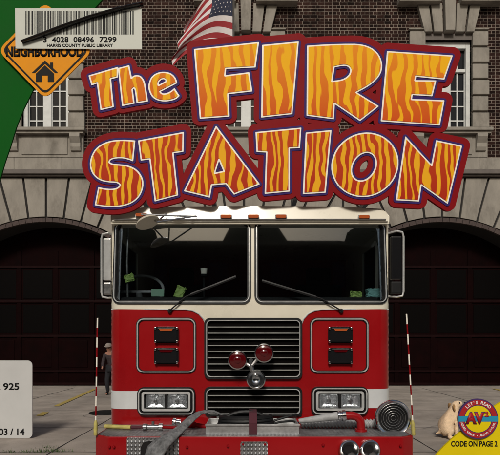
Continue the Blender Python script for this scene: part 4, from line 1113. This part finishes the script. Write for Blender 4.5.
mb = MB(); A = [P(x, y, D3-.02) for x, y in ((22, 42.2), (40, 36), (62, 27.5), (90, 17.5), (118, 9.5), (143, 4))]; mb.tube(A, [.052, .062, .062, .058, .054, .05], 12, flat=.35)
tag(mb.build('black_strap', M['blackgloss'], None, True), 'thick black strap lying diagonally across the barcode plate', 'strap')

# ------------------------------------------------------------------ white placard, lower left
DPc = 7.55
pl = thing('white_placard', (XZ(5, 0, DPc)[0], DPc, 0), 'white rounded placard reading .925 and 03/14 standing on the pavement at lower left', 'placard')
(a, b), (c, d) = XZ(-34, 438.3, DPc), XZ(32.3, 360.5, DPc)
mb = MB(); mb.sheet([rr(a, b, c, d, .07)], flatmap(DPc), -.012, 0); mb.build('plate', M['paperw'], pl)
mb = MB(); mb.box(a+.1, a+.14, DPc+.013, DPc+.05, 0, d-.1); mb.box(c-.55, c-.51, DPc+.013, DPc+.05, 0, d-.1); mb.box(a+.06, c-.45, DPc+.052, DPc+.35, 0.0, .03); mb.build('stand', M['steel'], pl)
mb = MB(); mb.sheet([w2([(-2.6, 385), (-1.2, 385), (-1.2, 390), (-2.6, 390)], DPc)], flatmap(DPc), .001, .003) ; mb.bm.free()
for txt, q in (('.', (-.6, .7, 388.6, 390)), ('925', (3.2, 19.2, 383, 390)), ('03 / 14', (-1.0, 24.5, 428.5, 435.2))):
    (q0, r0), (q1, r1) = XZ(q[0], q[3], DPc), XZ(q[1], q[2], DPc); text_fit('lettering', txt, q0, q1, r0, r1, DPc-.001, M['signblack'], pl, .025, .002)

# ------------------------------------------------------------------ yellow board and badge, lower right
DY = 5.6
yb = thing('yellow_board', (XZ(505, 0, DY)[0], DY, 0), 'yellow curved board reading CODE ON PAGE 2 standing at lower right', 'board')
pts = [(432, 460), (437, 454), (444, 446.5), (452, 439), (462, 430.5), (474, 421), (487, 411.5), (500, 402.5), (530, 386), (560, 376), (560, 472.8), (425, 472.8)]
mb = MB(); mb.sheet([w2(pts, DY)], flatmap(DY), -.03, 0); mb.build('panel', M['yellow'], yb)
mb = MB(); x = XZ(520, 0, DY)[0]; mb.box(x-.04, x, DY+.031, DY+.07, 0, .75); mb.box(x-.05, x+.01, DY+.031, DY+.45, 0, .04); mb.build('stand', M['steel'], yb)
(q0, r0), (q1, r1) = XZ(451, 446.6, DY), XZ(497.3, 441, DY); text_fit('lettering', 'CODE ON PAGE 2', q0, q1, r0, r1, DY-.001, M['signblack'], yb, .03, .002)
D5 = DY-.03; bcx, bcz = XZ(478, 419, D5); u_ = D5/F
bd = thing('round_badge', (bcx, D5, bcz), 'round red and blue AV2 badge with LET\'S READ around its rim, by the puppy', 'badge')
mb = MB(); mb.sheet([circ(bcx, bcz, 20.2*u_, 56)], flatmap(D5), -.02, 0); mb.build('disc', M['badgepurple'], bd)
mb = MB(); mb.sheet([circ(bcx, bcz, 19.0*u_, 56), circ(bcx, bcz, 14.2*u_, 48)], flatmap(D5), .0005, .003); mb.build('rim_ring', M['badgered'], bd)
mb = MB(); mb.sheet([circ(bcx, bcz, 13.4*u_, 48)], flatmap(D5), .0005, .003); mb.build('centre', M['yellow'], bd)
mb = MB(); mb.sheet([[(bcx-19.6*u_, bcz-2.6*u_), (bcx+19.6*u_, bcz-2.6*u_), (bcx+19.6*u_, bcz+2.9*u_), (bcx-19.6*u_, bcz+2.9*u_)]], flatmap(D5), .0035, .005); mb.build('blue_band', M['badgeblue'], bd)
text_fit('lettering_outline', 'AV', bcx-13.1*u_, bcx+6.6*u_, bcz-5.3*u_, bcz+7.3*u_, D5-.006, M['badgepurple'], bd, .07, .002)
text_fit('lettering', 'AV', bcx-12.2*u_, bcx+5.8*u_, bcz-4.6*u_, bcz+6.6*u_, D5-.0085, M['badgered'], bd, .05, .002)
text_fit('lettering', '2', bcx+6.3*u_, bcx+10.4*u_, bcz+2.2*u_, bcz+7.6*u_, D5-.0085, M['badgered'], bd, .05, .002)
arc_text('lettering', "LET'S READ", bcx, bcz, 16.6*u_, PI/2, .165, 4.3*u_, D5-.004, M['badgewhite'], bd)
arc_text('lettering', "ADDED VALUE \u2022 AUDIO VISUAL", bcx, bcz, 16.6*u_, -PI/2, .105, 2.9*u_, D5-.004, M['badgewhite'], bd, True)
mb = MB(); mb.box(bcx+.02, bcx+.06, D5+.021, DY-.001, bcz-.15, bcz+.0); mb.build('bracket', M['steel'], bd)

# ------------------------------------------------------------------ skinned figures
def skin(name, verts, edges, radii, m, parent, sub=2, root=0):
    me = bpy.data.meshes.new(name); me.from_pydata([tuple(v) for v in verts], edges, []); o = bpy.data.objects.new(name, me); C.objects.link(o)
    sk = o.modifiers.new('skin', 'SKIN'); sk.use_smooth_shade = True
    for i, r_ in enumerate(radii):
        sv = me.skin_vertices[0].data[i]; sv.radius = (r_, r_) if not isinstance(r_, tuple) else r_; sv.use_root = (i == root)
    if sub: s_ = o.modifiers.new('sub', 'SUBSURF'); s_.levels = sub; s_.render_levels = sub
    dg = bpy.context.evaluated_depsgraph_get(); dg.update(); nm = bpy.data.meshes.new_from_object(o.evaluated_get(dg)); bpy.data.objects.remove(o)
    for p_ in nm.polygons: p_.use_smooth = True
    nm.materials.clear(); nm.materials.append(m)
    q_ = bpy.data.objects.new(name, nm); C.objects.link(q_); adopt(q_, parent); return q_
# puppy: sits facing right and slightly away, head raised towards the badge
DD = 7.6; base = Vector((XZ(449.5, 0, DD)[0], DD, 0))
dog = thing('puppy', base, 'cream labrador puppy sitting on the pavement looking up at the round badge', 'dog')
k_ = .0149
def dq(px, py, dy=0.0): p_ = P(px-1.6, py, DD); return Vector((p_.x, DD+dy, p_.z))
V_ = [dq(446, 427, 0), dq(449, 421, 0), dq(453, 415.5, 0), dq(455.5, 410.5, 0), dq(456.5, 406, -.01), dq(459, 403.8, -.02), dq(463.5, 403.4, -.03),   # 0-6 spine..muzzle
      dq(443.5, 431, -.02), dq(440.8, 433, .0), dq(438, 434.8, .03),                                                                                        # 7-9 rump, tail
      dq(447, 431.5, -.10), dq(450, 431, -.14), dq(447, 436.2, -.13), dq(451, 436.9, -.18),                                                                 # near hind: thigh, knee, hock, paw 10-13
      dq(447, 431.5, .10), dq(450, 431, .13), dq(447.5, 435.6, .12), dq(451.5, 436.2, .12),                                                                  # far hind 14-17
      dq(454.5, 421, -.06), dq(455.8, 428, -.07), dq(456.3, 435, -.07), dq(458.5, 436.9, -.09),                                                              # near fore 18-21
      dq(455.5, 421, .06), dq(458, 428, .07), dq(459, 434.6, .07), dq(461, 436.2, .05)]                                                                     # far fore 22-25
E_ = [(0, 1), (1, 2), (2, 3), (3, 4), (4, 5), (5, 6), (0, 7), (7, 8), (8, 9), (0, 10), (10, 11), (11, 12), (12, 13), (0, 14), (14, 15), (15, 16), (16, 17), (2, 18), (18, 19), (19, 20), (20, 21), (2, 22), (22, 23), (23, 24), (24, 25)]
R_ = [.105, .11, .10, .075, .074, .06, .033, .07, .02, .013, .08, .06, .034, .026, .08, .06, .034, .026, .05, .036, .028, .028, .05, .036, .028, .028]
body = skin('body', V_, E_, R_, M['fur'], dog, 2)
# settle the paws on the ground
zmin = min(v.co.z for v in body.data.vertices)
for v in body.data.vertices: v.co.z -= zmin
dz = -zmin
for s_ in (-1, 1):
    e = dq(454, 404.3, s_*.062); e.z += dz
    skin('ear', [e, e+Vector((-.012, s_*.02, -.035)), e+Vector((.004, s_*.024, -.105))], [(0, 1), (1, 2)], [(.020, .034), (.018, .042), (.010, .024)], M['furtan'], dog, 2)
    mb = MB(); ey = dq(459.3, 402.8, s_*.050-.02); ey.z += dz; mb.lathe([(0, -.012), (.009, -.009), (.0125, 0), (.009, .009), (0, .012)], ey, (0, 1, 0), 10); mb.build('eye', M['blackgloss'], dog, True)
mb = MB(); nn = dq(465.4, 403, -.03); nn.z += dz; mb.lathe([(0, -.014), (.011, -.010), (.015, 0), (.011, .010), (0, .014)], nn, (0, 1, 0), 12); mb.build('nose', M['blackgloss'], dog, True)
mb = MB()
for q_ in ((448.5, 433.2, -.165), (457, 432.6, -.11)):
    c_ = dq(*q_); c_.z += dz
for bse, dy in (((451, 436.9), -.18), ((458.5, 436.9), -.09)):
    for t in (-1, 0, 1): c_ = dq(bse[0]+1.6, bse[1], dy+t*.016); mb.lathe([(0, -.006), (.006, 0), (0, .006)], (c_.x, c_.y, .018), (1, 0, 0), 8)
mb.build('claw', M['hair'], dog, True)

# person standing by the engine's left flank (small, mostly hidden by the cab)
DPn = 13.6; pxc = XZ(111.3, 0, DPn)[0]
pe = thing('person', (pxc, DPn, 0), 'person in pale cap and dark trousers stooping beside the left flank of the engine', 'person')
def h(x, y, z): return Vector((pxc+x, DPn+y, z))
V_ = [h(0.02, 0, .72), h(.015, 0, .85), h(.0, -.02, .98), h(-.02, -.04, 1.10), h(-.035, -.06, 1.155), h(-.045, -.08, 1.22), h(-.05, -.085, 1.28),
      h(.10, 0, .70), h(.10, -.03, .38), h(.11, .03, .07), h(.10, -.10, .03), h(-.07, 0, .70), h(-.10, -.06, .38), h(-.09, 0, .07), h(-.10, -.13, .03),
      h(.12, -.03, 1.07), h(.19, -.05, .87), h(.12, -.16, .76), h(-.15, -.04, 1.07), h(-.20, -.07, .87), h(-.19, -.16, .74), h(-.19, -.20, .69), h(.10, -.20, .72)]
E_ = [(0, 1), (1, 2), (2, 3), (3, 4), (4, 5), (5, 6), (0, 7), (7, 8), (8, 9), (9, 10), (0, 11), (11, 12), (12, 13), (13, 14), (3, 15), (15, 16), (16, 17), (3, 18), (18, 19), (19, 20), (20, 21), (17, 22)]
R_ = [.095, .09, .10, .09, .042, .072, .062, .07, .047, .03, .03, .07, .047, .03, .03, .045, .034, .024, .045, .034, .024, .022, .022]
skin('body', V_, E_, R_, M['skin'], pe, 2)
skin('shirt', V_[0:4]+[V_[15], V_[16], V_[17], V_[18], V_[19], V_[20]], [(0, 1), (1, 2), (2, 3), (3, 4), (4, 5), (5, 6), (3, 7), (7, 8), (8, 9)], [.11, .11, .125, .105, .06, .048, .036, .06, .048, .036], M['shirt'], pe, 2)
skin('trousers', [V_[0], V_[7], V_[8], V_[9], V_[11], V_[12], V_[13]], [(0, 1), (1, 2), (2, 3), (0, 4), (4, 5), (5, 6)], [.115, .09, .064, .05, .09, .064, .05], M['trousers'], pe, 2)
for i, j in ((9, 10), (13, 14)): skin('shoe', [V_[i]+Vector((0, 0, -.02)), V_[j]+Vector((0, 0, .01))], [(0, 1)], [.045, .04], M['black'], pe, 2)
mb = MB(); hc = V_[6]+Vector((0, 0, .02)); mb.lathe([(.088, -.01), (.088, .02), (.07, .055), (.04, .075), (0, .08)], hc, (0, -.15, 1), 20)
mb.lathe([(0, .0), (.085, .0), (.085, .006), (0, .01)], hc+Vector((-.01, -.05, -.01)), (0, -.3, 1), 20); mb.build('cap', M['cap'], pe, True, .7)
mb = MB(); mb.lathe([(0, -.07), (.05, -.05), (.075, 0), (.07, .03)], V_[6]+Vector((.012, .025, -.005)), (0, 0, 1), 16); mb.build('hair', M['hair'], pe, True)
mb = MB()
for s_ in (-1, 1): mb.lathe([(0, -.008), (.008, 0), (0, .008)], V_[5]+Vector((s_*.026-.01, -.068, .012)), (0, 1, 0), 8)
mb.build('eyes', M['blackgloss'], pe)
